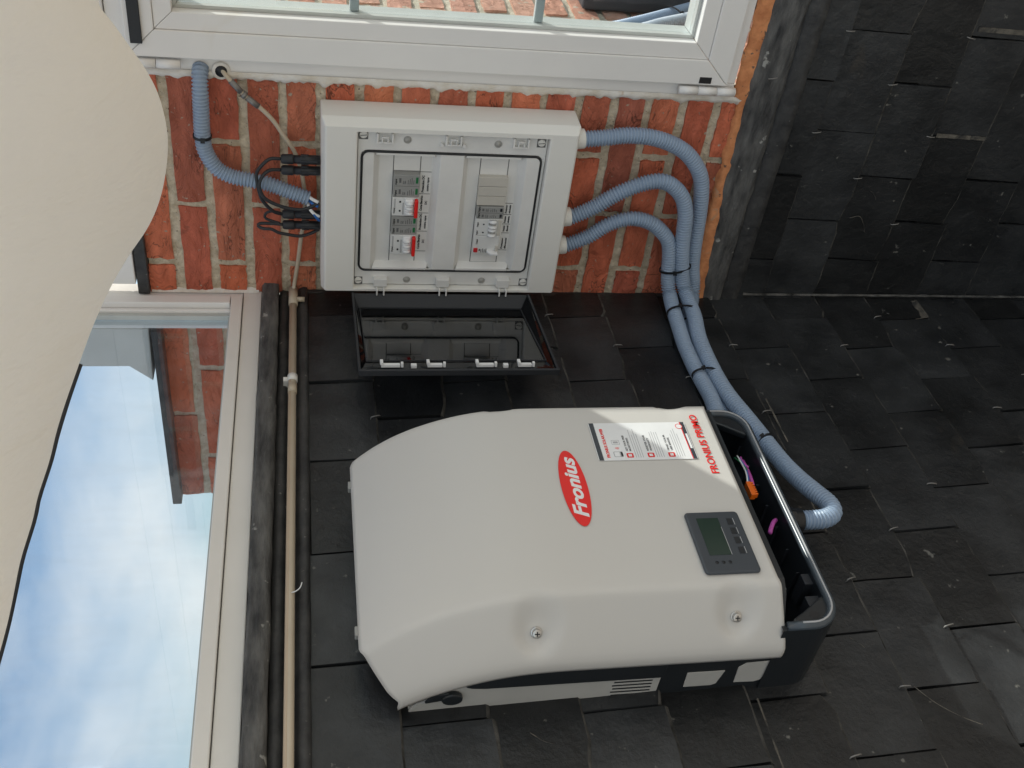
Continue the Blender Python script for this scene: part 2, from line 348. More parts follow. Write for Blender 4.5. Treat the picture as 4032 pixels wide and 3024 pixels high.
def brick_wall(label, to_world, rotz, u0, u1, z0, z1, joint0, blen, zref, base, mortar_depth=0.0058, thick=0.09, bricks=None, mort='mortar'):
    """u runs along the wall; to_world(u, depth, z); courses from z0 to z1 with head joints at joint0 + n*blen, every other course shifted by half"""
    w = thing('brick_wall', base, label, 'wall')
    k0 = math.floor((z0-zref)/PITCH); k1 = math.ceil((z1-zref)/PITCH); cnt = 0
    for k in range(k0, k1):
        a, b = zref+k*PITCH, zref+(k+1)*PITCH
        zc = (a+b)/2
        if zc-BH/2 < z0-0.012 or zc+BH/2 > z1+0.02: 
            if not (z0 < zc < z1): continue
        off = joint0+(blen/2 if k % 2 else 0.0)
        n_ = math.floor((u0-off)/blen)
        while off+n_*blen < u1:
            s, e = max(u0, off+n_*blen), min(u1, off+(n_+1)*blen); n_ += 1
            g_ = 0.0075
            s2 = s+(g_ if s > u0 else 0.001); e2 = e-(g_ if e < u1 else 0.001)
            if e2-s2 < 0.02: continue
            cnt += 1
            inst(random.choice(bricks or BRICKS), 'brick', w, to_world((s2+e2)/2, random.uniform(-.0015, .0015), zc+random.uniform(-.001, .001)), (0, random.uniform(-.006, .006), rotz), (e2-s2, 1, random.uniform(.96, 1.02)))
    # mortar bed: uneven sheet a little behind the brick faces, with a body behind it
    m = MB(); nu = max(8, int((u1-u0)/0.009)); nv = max(8, int((z1-z0)/0.009)); vs = []
    for j in range(nv+1):
        for i in range(nu+1):
            u = u0+(u1-u0)*i/nu; z = z0+(z1-z0)*j/nv
            vs.append(to_world(u, mortar_depth-0.0030*nz(u, z, u0, 55)-0.002*nz(u, z, 3, 130), z))
    fs = [(j*(nu+1)+i, j*(nu+1)+i+1, (j+1)*(nu+1)+i+1, (j+1)*(nu+1)+i) for j in range(nv) for i in range(nu)]
    m.add(vs, fs); m.build('mortar', mort, w)
    c = MB(); q = [to_world(u0, 0.012, z0), to_world(u1, 0.012, z0), to_world(u1, 0.012, z1), to_world(u0, 0.012, z1)]
    c.prism(q, to_world(u0, thick, z0)-to_world(u0, 0.012, z0)); c.build('core', 'mortar', w)
    return w
wr = brick_wall('red brick wall with pale mortar behind the open grey fuse box', lambda u, d, z: V(d, -u, z), -pi/2, 0.0, 0.486, -0.850, 0.315, 0.0755, 0.2725, -0.0275+0.0005, (0, -0.24, -0.86))
wb = brick_wall('end of brick wall behind the sky-filled window, under a dark fascia', lambda u, d, z: V(d, u, z), -pi/2, 0.075, 0.604, -0.10, 0.300, 0.204, 0.27, 0.0315, (0.04, 0.34, -0.10))
ww = brick_wall('sunlit brick wall seen through the barred white window', lambda u, d, z: V(u, -0.47+d, z), 0.0, 0.115, 1.75, -1.40, 0.42, 0.428, 0.26, -0.0275, (0.9, -0.42, -1.40), bricks=SUNWASHED, mort='mortar_sunwashed')

# boards above the brick wall: dark fascia strip, white eave boards (tall upper part is unseen, added to block the sun)
m = MB(); m.box(-0.012, 0.05, -0.4845, -0.005, 0.317, 0.340); m.build('fascia_board', 'dark_trim', bevel=0.002, label='dark fascia strip along the top of the brick wall', cat='fascia')
m = MB(); m.box(-0.016, 0.05, -0.485, -0.032, 0.342, 0.400); m.box(-0.010, 0.05, -1.75, -0.487, 0.3375, 0.4005); m.box(-0.010, 0.05, -1.75, -0.032, 0.402, 1.45); m.build('eave_board_sun_block', 'white_pvc', bevel=0.002, label='white boarding above the dark fascia strip, with an unseen upper part added to block the sun', cat='board')
m = MB(); m.box(-0.03, 0.09, 0.078, 0.604, 0.302, 0.323); m.build('fascia_board', 'dark_trim', bevel=0.002, label='dark fascia over the brick wall end behind the glass', cat='fascia')
m = MB(); m.prism([(-0.02,0.078,0.328),(-0.02,0.222,0.332),(-0.02,0.181,0.378),(-0.02,0.181,0.75),(-0.02,0.078,0.75)], (0.14,0,0)); m.build('eave_box', 'soffit_grey', bevel=0.003, label='pale grey boxed eave corner behind the glass above the dark fascia', cat='eave')

# ------------------------------------------------------------------ slate cladding
def slate_mesh(k):
    rnd = random.Random(300+k); n = 7; H = 0.20; th = 0.0072
    chip = [rnd.uniform(-.0013, .0013) for _ in range(n+1)]
    if k % 3 == 0: chip[0] += 0.010; chip[1] += 0.004
    if k % 4 == 1: chip[n] += 0.009
    side = [rnd.uniform(-.006, .006) for _ in range(4)]
    xs = [-0.5+i/n for i in range(n+1)]
    front = []; 
    for j, z in enumerate((0.0, 0.0042, 0.10, H)):
        for i, x in enumerate(xs):
            zz = z+(chip[i] if j < 2 else 0)+(rnd.uniform(-.0016, .0016) if j == 1 else 0); xx = x+(side[j] if i in (0, n) else 0)
            front.append((xx, -th*(0.42 if j == 0 else 1.0)+0.0016*nz(x*2+k, z*9, k*2.2, 1.6), zz))
    W_ = n+1; vs = list(front); fs = []; mi = []
    for j in range(3):
        for i in range(n): fs.append((j*W_+i, j*W_+i+1, (j+1)*W_+i+1, (j+1)*W_+i)); mi.append(1 if j == 0 else 0)
    border = list(range(W_))+[j*W_+n for j in range(1, 4)]+[3*W_+i for i in range(n-1, -1, -1)]+[j*W_ for j in range(2, 0, -1)]
    b0 = len(vs); vs += [(vs[b][0]*1.002, 0.0, vs[b][2]-(0.0015 if b < W_ else 0)) for b in border]; nb = len(border)
    for q in range(nb): fs.append((border[(q+1)%nb], border[q], b0+q, b0+(q+1)%nb)); mi.append(1 if q < n or q >= nb-1 else 2)
    me = bpy.data.meshes.new('slate'); me.from_pydata([Vector(v) for v in vs], [], fs)
    me.materials.append(MATS['slate']); me.materials.append(MATS['slate_edge']); me.materials.append(MATS['slate'])
    for p, q in zip(me.polygons, mi): p.material_index = q
    me.update(); return me
SLATES = [slate_mesh(k) for k in range(12)]
hk = MB(); hk.tube([(0, 0.003, 0.0135), (0, -0.0045, 0.0120), (0, -0.0060, 0.0060), (0, -0.0062, -0.0030), (0.0004, -0.0040, -0.0050)], 0.00125, 6)
HOOK = hk.build('hook', 'hook_steel', loc=(0,0,0)); HOOKME = HOOK.data; bpy.data.objects.remove(HOOK)
SP, SW = 0.1287, 0.2105
def cladding(label, to_world, rotz, u_end, joints_even, joints_odd, row0, row1, base, u_start=0.0, zcut=None):
    w = thing('slate_cladding', base, label, 'cladding')
    for r in range(row0, row1):
        zb = -0.126-SP*r; j0 = joints_odd if r % 2 else joints_even
        edges = [u_start+0.003]+[j0+SW*i for i in range(-2, 20) if u_start+0.03 < j0+SW*i < u_end]+[u_end]
        for q, (a, b) in enumerate(zip(edges, edges[1:])):
            tilt = 0.056+random.uniform(-.008, .014)
            p = to_world((a+b)/2, -0.0095+random.uniform(-.0028, .0022), zb+random.uniform(-.0025, .0025))
            s = inst(random.choice(SLATES), 'slate', w, p, (-tilt, random.uniform(-.008, .008), rotz), (b-a-random.uniform(.0022, .0060), 1, 0.62 if r == row0 else 1.0))
            if q < len(edges)-2 and r > 0 and random.random() < 0.45:
                # steel hook that holds up the slate above, showing at the head of the joint
                h = bpy.data.objects.new('hook', HOOKME); COL.objects.link(h); h.parent = w
                h.location = to_world(b, -0.0150, zb+SP+0.001)-root_loc(w); h.rotation_euler = (0, random.uniform(-.25, .25), rotz)
    m = MB(); z0, z1 = -0.126-SP*(row1-1)-0.02, -0.126-SP*(row0-1)-0.002
    a, b = to_world(u_start, 0.006, z0), to_world(u_end, 0.05, z1)
    m.box(a.x, b.x, a.y, b.y, a.z, min(b.z, -0.001)); m.build('backing', 'backing', w)
    return w
cl_left = cladding('black slate wall on which the grey inverter hangs', lambda u, d, z: V(-u, d, z), 0.0, 1.80, 0.0945, 0.2005, 0, 16, (-0.9, 0.03, -2.15))
cl_right = cladding('black slate hanging below the barred white window', lambda u, d, z: V(d, -u, z), -pi/2, 1.30, 0.0095, 0.119, 7, 16, (0.03, -0.65, -2.15))

m = MB(); n = 60                                                                # ragged strip added to stand for lit slate edges in the corner
for i in range(n+1):
    z = -0.975-1.15*i/n; a = 0.0035+0.006*abs(nz(z, 2, 1, 24)); b = 0.0140+0.003*abs(nz(z, 6, 1, 30))
    m.v += [V(-0.0185, -b-0.0075, z), V(-0.0150-a*0.3, -0.0190-b*0.5, z), V(-0.0140, -0.0200-a, z)]
for i in range(n):
    for f in ((i*3, i*3+3, i*3+4, i*3+1), (i*3+1, i*3+4, i*3+5, i*3+2)): m.f.append(list(f)); m.m.append(0); m.sm.append(True)
m.build('lit_edge_strip', 'slate_edge', label='narrow ragged strip added for lit slate edges in the inside corner of the two slate walls', cat='flashing')
# pale lime and batten showing in a few open joints, and a fallen fibre or two
rough_mat('lime', (0.07, 0.063, 0.052), (0.17, 0.15, 0.12), 0.9, 40, 0.6, 90, streak=((0.028, 0.027, 0.025), 34, 0.50))
def smear(parent, right, u0, u1, z0, z1):
    m = MB(); p = lambda u, z, e: (V(-e, -u, z) if right else V(-u, -e, z))
    zt, zb = max(z0, z1), min(z0, z1); et, eb = 0.0120, 0.0182
    m.prism([p(u0, zb, eb), p(u1, zb, eb), p(u1, zt, et), p(u0, zt, et)], V(-0.0006, 0, 0) if right else V(0, -0.0006, 0)); m.build('lime_smear', 'lime', parent)
for a in ((0.4265, 0.4355, -1.408, -1.296), (0.6530, 0.6630, -1.408, -1.292)): smear(cl_right, True, *a)
smear(cl_left, False, 0.028, 0.094, -1.4105, -1.378)
for u0, u1, z in ((0.372, 0.500, -0.9050), (1.045, 1.16, -0.6500)):
    m = MB(); n = 14
    for i in range(n+1):
        u = u0+(u1-u0)*i/n; h = 0.0010+0.0020*abs(nz(u, z, 1, 60))
        m.v += [V(-u, -0.0190, z-h), V(-u, -0.0200, z), V(-u, -0.0185, z+h)]
    for i in range(n):
        for f in ((i*3, i*3+1, i*3+4, i*3+3), (i*3+1, i*3+2, i*3+5, i*3+4)): m.f.append(list(f)); m.m.append(0); m.sm.append(True)
    m.build('lime_line', 'lime', cl_left)
for pts in ([(-0.020, -0.232, -1.165), (-0.022, -0.238, -1.185), (-0.022, -0.222, -1.200), (-0.021, -0.196, -1.214)], [(-0.020, -0.300, -1.19), (-0.022, -0.288, -1.205), (-0.022, -0.280, -1.208)]):
    m = MB(); m.tube(catmull(pts, 0.004), 0.0007, 5); m.build('straw', 'lime', cl_right)
for pts in ([(-1.045, -0.022, -0.905), (-1.075, -0.023, -0.925), (-1.10, -0.022, -0.955), (-1.118, -0.022, -0.985)], [(-1.075, -0.022, -0.30), (-1.09, -0.024, -0.316), (-1.094, -0.022, -0.33)], [(-0.95, -0.022, -0.838), (-0.968, -0.024, -0.852), (-0.975, -0.022, -0.855)]):
    m = MB(); m.tube(catmull(pts, 0.004), 0.0007, 5); m.build('straw', 'lime', cl_left)

# ------------------------------------------------------------------ window in the slate wall (sky behind it)
LX0, LX1 = -1.80, 0.0
w = thing('window', (-0.9, 0.03, 0.093), 'wide white window filled with sky above the lead sill', 'window')
m = MB()
m.box(LX0, 0.018, -0.004, 0.06, 0.094, 0.131)                                    # bottom outer frame
m.box(LX0, -0.020, -0.010, 0.05, 0.1325, 0.1555); m.build('bottom_rail', 'cream_pvc', w, bevel=0.002)
m = MB(); m.box(-0.018, 0.030, -0.002, 0.06, 0.1325, 0.98); m.box(-0.0455, -0.0195, -0.009, 0.05, 0.157, 0.94); m.box(-0.056, -0.047, 0.004, 0.05, 0.157, 0.94); m.build('side_jamb', 'white_pvc', w, bevel=0.002)
m = MB(); m.box(LX0, -0.047, -0.009, 0.05, 0.90, 0.98); m.box(LX0, LX0+0.06, -0.009, 0.05, 0.157, 0.899); m.build('head_frame', 'white_pvc', w, bevel=0.002)
m = MB(); m.box(-0.066, -0.057, 0.010, 0.034, 0.157, 0.90); m.box(LX0+0.061, -0.067, 0.013, 0.033, 0.1565, 0.160); m.build('glazing_bead', 'spacer', w)
m = MB(); m.box(LX0+0.061, -0.067, 0.020, 0.024, 0.161, 0.899); m.build('pane', 'hazy_glass', w)
m = MB()
for i in range(70):                                                             # bead of sealant with ragged edge against the brick
    z = 0.10+0.215*i/69
    m.v.append(V(-0.004, -0.0045, z)); m.v.append(V(0.006, -0.010-0.006*max(0, nz(z, 1, 2, 95)), z)); m.v.append(V(0.010, -0.016-0.010*max(0, nz(z, 5, 2, 130)), z))
for i in range(69):
    b = i*3
    for f in ((b, b+1, b+4, b+3), (b+1, b+2, b+5, b+4)): m.f.append(list(f)); m.m.append(0); m.sm.append(True)
m.build('sealant_bead', 'sealant', w)

# lead sill, trim and the little cable pipe under that window
def strip(name, mat, x0, x1, prof, parent=None, wob=0.002, **kw):
    """long strip along x with profile [(y, z)...] and a hand-beaten surface"""
    m = MB(); n = max(4, int(abs(x1-x0)/0.014)); k = len(prof)
    for i in range(n+1):
        x = x0+(x1-x0)*i/n
        for j, (y, z) in enumerate(prof): m.v.append(V(x, y+wob*nz(x, j*1.7, 0, 26), z+wob*nz(x, j*1.7, 9, 19)))
    for i in range(n):
        for j in range(k-1): m.f.append([i*k+j, (i+1)*k+j, (i+1)*k+j+1, i*k+j+1]); m.m.append(0); m.sm.append(True)
    return m.build(name, mat, parent, **kw)
t = thing('window_sill', (-0.9, -0.01, 0.0), 'weathered lead sill and black trim under the sky-filled window', 'sill')
strip('lead_sheet', 'lead', -1.80, 0.004, [(0.0, 0.0935), (-0.020, 0.0925), (-0.027, 0.088), (-0.027, 0.068), (-0.024, 0.060), (0.0, 0.058)], t, 0.0025)
strip('dark_channel', 'dark_trim', -1.80, 0.0, [(0.0, 0.058), (-0.006, 0.057), (-0.010, 0.050), (-0.008, 0.040), (-0.001, 0.036)], t, 0.001)
strip('dark_strip', 'dark_trim', -1.80, 0.0, [(0.0, 0.034), (-0.008, 0.022), (-0.016, 0.016), (-0.019, 0.009), (-0.018, 0.001), (-0.006, -0.002)], t, 0.0012)
strip('board', 'backing', -1.80, 0.0, [(0.0015, 0.10), (0.0015, -0.02)], t, 0.0)
t = thing('cable_pipe', (-0.9, -0.02, 0.02), 'thin cream cable pipe running along the black trim under the sill', 'pipe')
m = MB(); m.tube([(-0.067, -0.0215, 0.0285), (-1.80, -0.0215, 0.0285)], 0.0066, 10); m.build('tube', 'coax_cream', t)
m = MB(); m.tube([(-0.067, -0.0235, 0.0325), (-1.80, -0.0235, 0.0325)], 0.0042, 8); m.build('lid', 'pipe_tan', t)
m = MB(); m.cyl((-0.014, -0.0215, 0.029), (-0.069, -0.0215, 0.029), 0.0095, 12); m.cyl((-0.052, -0.024, 0.022), (-0.052, -0.024, 0.006), 0.0055, 10); m.build('end_fitting', 'coax_cream', t)
m = MB(); m.cyl((-0.297, -0.0215, 0.029), (-0.313, -0.0215, 0.029), 0.0098, 12); m.box(-0.300, -0.311, -0.001, -0.022, 0.034, 0.046); m.build('clip', 'cream_pvc', t)
m = MB(); m.cyl((-0.322, -0.0215, 0.029), (-0.346, -0.0215, 0.029), 0.0085, 12); m.build('coupling', 'coax_cream', t)
m = MB(); m.tube(catmull([(-0.816, -0.028, 0.027), (-0.818, -0.034, 0.020), (-0.813, -0.036, 0.014), (-0.802, -0.037, 0.011)], 0.003), 0.0009, 6); m.build('loose_fibre', 'white', t)

# ------------------------------------------------------------------ barred window in the brick wall
w = thing('window', (0.02, -0.87, -0.86), 'white window with two horizontal bars beside the brick wall', 'window')
D0, D1 = 0.486, 1.36
def xb(m, d0, d1, z0, z1, xf, xbk=0.05): return m.box(xf, xbk, -d0, -d1, z0, z1)
m = MB(); xb(m, D0, 0.516, -0.826, 0.336, -0.002); xb(m, D1-0.030, D1, -0.826, 0.336, -0.002)
xb(m, 0.5165, D1-0.0305, -0.826, -0.804, -0.002); xb(m, 0.5165, D1-0.0305, 0.306, 0.336, -0.002); m.build('outer_frame', 'white_pvc', w, bevel=0.0015)
def mitre(z0, z1, d0, d1, wd, xf):
    """mitred sash: four trapezoids with hairline joints"""
    e = 0.0004; q = [((d0+e, z0), (d1-e, z0), (d1-wd-e, z0+wd), (d0+wd+e, z0+wd)), ((d0+e, z1), (d0+wd+e, z1-wd), (d1-wd-e, z1-wd), (d1-e, z1)),
         ((d0, z0+e), (d0+wd, z0+wd+e), (d0+wd, z1-wd-e), (d0, z1-e)), ((d1, z0+e), (d1, z1-e), (d1-wd, z1-wd-e), (d1-wd, z0+wd+e))]
    m = MB()
    for s in q: m.prism([(xf, -a, b) for a, b in s], (0.05-xf, 0, 0))
    return m
mitre(-0.803, 0.305, 0.518, D1-0.032, 0.049, -0.020).build('sash', 'white_pvc', w, bevel=0.0018)
mitre(-0.7535, 0.2555, 0.5675, D1-0.0815, 0.031, -0.0165).build('sash_rebate', 'white_pvc', w, bevel=0.0012)
mitre(-0.722, 0.224, 0.599, D1-0.113, 0.006, 0.004).build('glazing_bead', 'spacer', w)
m = MB(); m.box(0.014, 0.018, -0.6055, -(D1-0.1195), -0.7155, 0.2175); m.build('pane', 'clear_glass', w)
for z in (-0.0855, -0.4215):
    m = MB(); m.box(0.0185, 0.030, -0.6055, -(D1-0.1195), z-0.0085, z+0.0085); m.build('bar', 'spacer', w, bevel=0.002)
for z0, z1 in ((-0.824, -0.708), (0.216, 0.300)):
    m = MB(); k = 3 if z0 < 0 else 2; h = (z1-z0)/k
    for i in range(k): m.cyl((-0.016, -0.505, z0+h*i+0.0008), (-0.016, -0.505, z0+h*(i+1)-0.0008), 0.0085, 14)
    m.build('hinge', 'white_pvc', w)
m = MB(); m.box(-0.0215, -0.018, -0.522, -0.534, -0.768, -0.744); m.build('drain_slot', 'black', w, label='small black slot in the frame corner above the lower hinge')
m = MB(); m.box(-0.026, -0.021, -0.543, -0.66, 0.276, 0.296); m.build('vent', 'black', w, bevel=0.001, label='black slot plate on the upper rail')
m = MB()
for i in range(170):
    z = -0.850+1.165*i/169; r_ = max(0, nz(z, 3, 1, 42))+0.5*max(0, nz(z, 8, 1, 120))
    m.v += [V(-0.004, -0.4905, z), V(-0.0075, -0.4850+0.002*nz(z, 1, 1, 60), z), V(-0.0030, -0.4785+0.013*r_, z), V(0.004, -0.4740+0.014*r_, z)]
for i in range(169):
    b = i*4
    for f in ((b, b+1, b+5, b+4), (b+1, b+2, b+6, b+5), (b+2, b+3, b+7, b+6)): m.f.append(list(f)); m.m.append(0); m.sm.append(True)
m.build('sealant_bead', 'sealant', w)
m = MB(); m.disc((-0.007, -0.492, 0.149), (1, 0, 0.1), 0.017, 0.006, 16); m.build('sealant_patch', 'sealant', w, bevel=0.003)
m = MB(); m.disc((-0.0085, -0.492, 0.149), (1, 0, 0), 0.0105, 0.006, 14); m.build('cable_hole', 'black', w)

# foam joint, lead flashing below window and brick
def dstrip(name, mat, d0, d1, prof, parent=None, wob=0.002, fr=26, **kw):
    m = MB(); n = max(4, int(abs(d1-d0)/0.010)); k = len(prof)
    for i in range(n+1):
        d = d0+(d1-d0)*i/n
        for j, (x, z) in enumerate(prof):
            q = prof[j]; xx = x(d) if callable(x) else x; zz = z(d) if callable(z) else z
            m.v.append(V(xx-wob*abs(nz(d, j*1.7, 0, fr)), -d, zz+wob*nz(d, j*1.7, 9, fr)))
    for i in range(n):
        for j in range(k-1): m.f.append([i*k+j, i*k+j+1, (i+1)*k+j+1, (i+1)*k+j]); m.m.append(0); m.sm.append(True)
    return m.build(name, mat, parent, **kw)
dstrip('foam_joint', 'orange_foam', 0.002, 1.3, [(0.0, lambda d: -0.842+0.010*max(0, 1-d/0.3)+0.004*nz(d, 1, 1, 40) if d < .485 else -0.8275), (lambda d: -0.005-0.009*max(0, 1-d/0.42), lambda d: -0.8445+0.008*max(0, 1-d/0.3) if d < .485 else -0.829), (lambda d: -0.008-0.013*max(0, 1-d/0.42), lambda d: -0.848 if d < .485 else -0.838), (lambda d: -0.008-0.012*max(0, 1-d/0.42), lambda d: -0.878+0.026*min(1, d/0.45)), (0.0, -0.886)], None, 0.006, 34,
       label='ragged orange foam joint between the brick and the lead flashing', cat='foam joint')
t = thing('lead_flashing', (0, -0.6, -0.97), 'dull grey lead flashing between the brick wall and the slate below', 'flashing')
dstrip('lead_sheet', 'lead', 0.0, 1.3, [(0.002, -0.850), (-0.010, -0.858), (-0.015, -0.868), (-0.018, -0.890), (-0.022, -0.914), (-0.020, -0.921), (-0.010, -0.923)], t, 0.004, 22)
dstrip('under_flashing', 'dark_trim', 0.0, 1.3, [(-0.012, -0.922), (-0.017, -0.930), (-0.019, -0.950), (-0.021, -0.962), (-0.010, -0.968)], t, 0.003, 18)
m = MB(); m.box(0.012, 0.04, -0.002, -1.3, -0.975, -0.868); m.build('board', 'backing', t)
m = MB(); m.box(-0.010, 0.002, -0.0005, -0.0115, -0.846, 0.030); m.build('corner_batten', 'dark_trim', bevel=0.001, label='dark batten in the corner between brick and slate', cat='batten')

# ------------------------------------------------------------------ grey fuse box
e = thing('fuse_box', (0, -0.255, -0.515), 'grey plastic fuse box with two rows of breakers, door swung open', 'fuse box')
XF = -0.085
def R4(d0, d1, z0, z1, x): return [(x, -d0, z0), (x, -d1, z0), (x, -d1, z1), (x, -d0, z1)]
O = R4(0.066, 0.4455, -0.515, -0.026, -0.001); F1 = R4(0.066, 0.4445, -0.514, -0.027, -0.066); F = R4(0.070, 0.4330, -0.508, -0.034, XF)
H = R4(0.076, 0.4235, -0.4535, -0.0925, XF); Hb = R4(0.078, 0.4215, -0.4525, -0.0935, -0.050)
m = MB(); vs = O+F1+F+H+Hb; fs = [(0, 3, 2, 1), (16, 17, 18, 19)]
for a in (0, 4, 8, 12):
    for i in range(4): j = (i+1) % 4; fs.append((a+i, a+j, a+4+j, a+4+i))
m.add(vs, fs); body = m.build('body', 'box_grey', e, bevel=0.0045, seg=3)
PX = -0.0715                                                                    # face of the inner cover plate
m = MB(); m.ring([(PX, -u, v) for u, v in rrect(0.079, 0.4205, -0.4518, -0.0942, 0.003)], [(PX, -u, v) for u, v in rrect(0.1165, 0.3815, -0.4465, -0.0995, 0.013)], (0.004, 0, 0)); m.build('plate_rim', 'panel_grey', e, bevel=0.0008)
gp = [(PX-0.0012, -u, v) for u, v in rrect(0.114, 0.3795, -0.4445, -0.1015, 0.014, 6)]
m = MB(); m.tube(gp, 0.0023, 8, closed=True); m.build('gasket', 'black', e)
prof = [(-0.1035, -0.0725), (-0.124, -0.0725), (-0.135, -0.0580), (-0.2365, -0.0580), (-0.2495, -0.0735), (-0.2945, -0.0735), (-0.3050, -0.0580), (-0.4040, -0.0580), (-0.4165, -0.0735), (-0.4425, -0.0735)]
m = MB(); q = [(x, -0.1165, z) for z, x in prof]+[(-0.053, -0.1165, -0.4425), (-0.053, -0.1165, -0.1035)]
m.prism(q, (0, -0.2605, 0)); m.build('cover_plate', 'panel_grey', e, bevel=0.0012)
for z0, z1 in ((-0.134, -0.2375), (-0.3045, -0.4045)):                          # end slopes of the recesses
    for d, sg in ((0.1165, 1), (0.3770, -1)):
        m = MB(); m.prism([(-0.0735, -d, z0+0.006), (-0.0735, -(d+sg*0.004), z0+0.006), (-0.0579, -(d+sg*0.012), z0), (-0.0579, -d, z0)], (0, 0, z1-z0-0.006)); m.build('recess_end', 'panel_grey', e)
XR = -0.0580
def bx(m, d0, d1, z0, z1, xf, xr=XR): return m.box(xf, xr+0.0003, -d0, -d1, z0, z1)
m = MB()
for z in (-0.1625, -0.2140, -0.3295, -0.3845): bx(m, 0.124, 0.369, z-0.0008, z+0.0008, XR-0.0003)
for d in (0.126, 0.152, 0.333): bx(m, d-0.0007, d+0.0007, -0.2138, -0.1628, XR-0.00025)
for d in (0.128, 0.158): bx(m, d-0.0007, d+0.0007, -0.3842, -0.3298, XR-0.00025)
for d in (0.152, 0.199, 0.241, 0.284, 0.332): bx(m, d-0.0006, d+0.0006, -0.2365, -0.2146, XR-0.00025)
for d in (0.158, 0.199, 0.220, 0.242, 0.268): bx(m, d-0.0006, d+0.0006, -0.4035, -0.3850, XR-0.00025)
m.build('slot_outline', 'print_grey', e)
RT, UP = (0, -1, 0), (0, 0, 1)
def spd(d0, d1, z0, z1, n=2, win='green'):
    m = MB(); g_ = 0.0004; bx(m, d0+g_, d1-g_, z0, z1, -0.0735); o = m.build('surge_protector', 'module_grey', e, bevel=0.0012)
    wd = (d1-d0)/n
    for i in range(n):
        a = d0+wd*i
        m = MB(); m.box(-0.0742, -0.0730, -(a+wd*0.28), -(a+wd*0.80), z0+0.0035, z0+0.0080); m.build('status_window', win, o)
        text('print', 'Digital', 0.0048, (-0.07365, -(a+wd*0.12), z1-0.0062), RT, UP, 'black', o, bold=0.00012)
        text('print', '275V\n20kA', 0.0032, (-0.07365, -(a+wd*0.2), z1-0.020), RT, UP, 'print_grey', o)
        m = MB(); m.box(-0.0738, -0.0730, -(a+wd*0.3), -(a+wd*0.7), z1-0.0145, z1-0.0105); m.build('symbol', 'print_grey', o)
        m = MB()
        for k in range(4): m.box(-0.0737, -0.0730, -(a+wd*0.18), -(a+wd*(0.55+0.3*((k*7) % 3)/3)), z1-0.0285-0.0036*k, z1-0.0272-0.0036*k)
        m.build('print', 'print_grey', o)
    m = MB(); m.box(-0.0737, -0.0725, -(d0+wd-0.0003), -(d0+wd+0.0003), z0+0.001, z1-0.001); m.build('seam', 'print_grey', o)
    return o
def breaker(d0, d1, z0, z1):
    m = MB(); bx(m, d0+.0004, d1-.0004, z0, z1, -0.0730); o = m.build('circuit_breaker', 'module_white', e, bevel=0.001)
    text('print', 'Digital', 0.0046, (-0.07315, -(d0+0.006), z1-0.0052), RT, UP, 'black', o, bold=0.0001)
    m = MB(); m.box(-0.0732, -0.0725, -(d0+0.017), -(d1-0.004), z1-0.0060, z1-0.0030); m.build('print', 'print_light', o)
    for d in (d0+0.010, d0+0.030):
        m = MB(); m.box(-0.0733, -0.0725, -d, -(d+0.004), z1-0.0165, z1-0.0130); m.build('indicator', 'black', o)
    m = MB(); m.box(-0.0733, -0.0725, -(d0+0.004), -(d1-0.012), z1-0.0225, z1-0.0195); m.build('print', 'print_light', o)
    m = MB(); bx(m, d0+0.003, d1-0.003, z0+0.010, z0+0.0265, -0.0770, -0.0728); m.build('toggle_block', 'white', o, bevel=0.002)
    m = MB()
    for k in (0.25, 0.5, 0.75): m.cyl((-0.0765, -(d0+(d1-d0)*k-0.002), z0+0.018), (-0.0765, -(d0+(d1-d0)*k+0.002), z0+0.018), 0.0085, 12)
    m.build('toggle', 'white', o)
    m = MB(); m.box(-0.0850, -0.0745, -(d0+0.002), -(d1-0.001), z0+0.0015, z0+0.0085); m.build('lever', 'red', o, bevel=0.0022, label='red breaker lever')
    return o
Z0, Z1 = -0.2135, -0.1630
spd(0.2840, 0.3325, Z0, Z1); breaker(0.2415, 0.2838, Z0, Z1); spd(0.1995, 0.2410, Z0, Z1); breaker(0.1525, 0.1992, Z0, Z1)
for i in range(3):
    m = MB(); bx(m, 0.268+0.021*i+0.0004, 0.268+0.021*(i+1)-0.0004, -0.3855, -0.3290, -0.0695); m.build('blank_module', 'module_beige', e, bevel=0.0008)
Y0, Y1 = -0.3845, -0.3300
spd(0.2400, 0.2672, Y0, Y1, 2, 'black')
m = MB(); bx(m, 0.2005, 0.2396, Y0, Y1, -0.0730); o = m.build('circuit_breaker', 'module_white', e, bevel=0.001)
for i in range(2):
    a = 0.2015+0.019*i
    text('print', 'Digital', 0.0040, (-0.07315, -(a+0.0005), Y1-0.0062), RT, UP, 'black', o, bold=0.0001)
    m = MB(); m.box(-0.0733, -0.0725, -(a+0.005), -(a+0.008), Y1-0.0185, Y1-0.0155); m.build('indicator', 'black', o)
    m = MB(); m.cyl((-0.0755, -(a+0.001), Y0+0.020), (-0.0755, -(a+0.005), Y0+0.020), 0.0085, 12); m.cyl((-0.0755, -(a+0.013), Y0+0.020), (-0.0755, -(a+0.017), Y0+0.020), 0.0085, 12); m.build('toggle', 'white', o)
    m = MB(); m.box(-0.0745, -0.0725, -(a+0.001), -(a+0.017), Y0+0.0125, Y0+0.0275); m.build('toggle_window', 'module_grey', o)
m = MB(); m.box(-0.0745, -0.0725, -0.2025, -0.2385, Y0+0.002, Y0+0.0095); m.build('toggle_block', 'module_beige', o, bevel=0.001)
m = MB(); bx(m, 0.1585, 0.2001, Y0+0.002, Y1, -0.0730); o = m.build('residual_current_breaker', 'module_white', e, bevel=0.001)
text('print', 'Digital', 0.0046, (-0.07315, -0.180, Y1-0.0085), RT, UP, 'black', o, bold=0.0001)
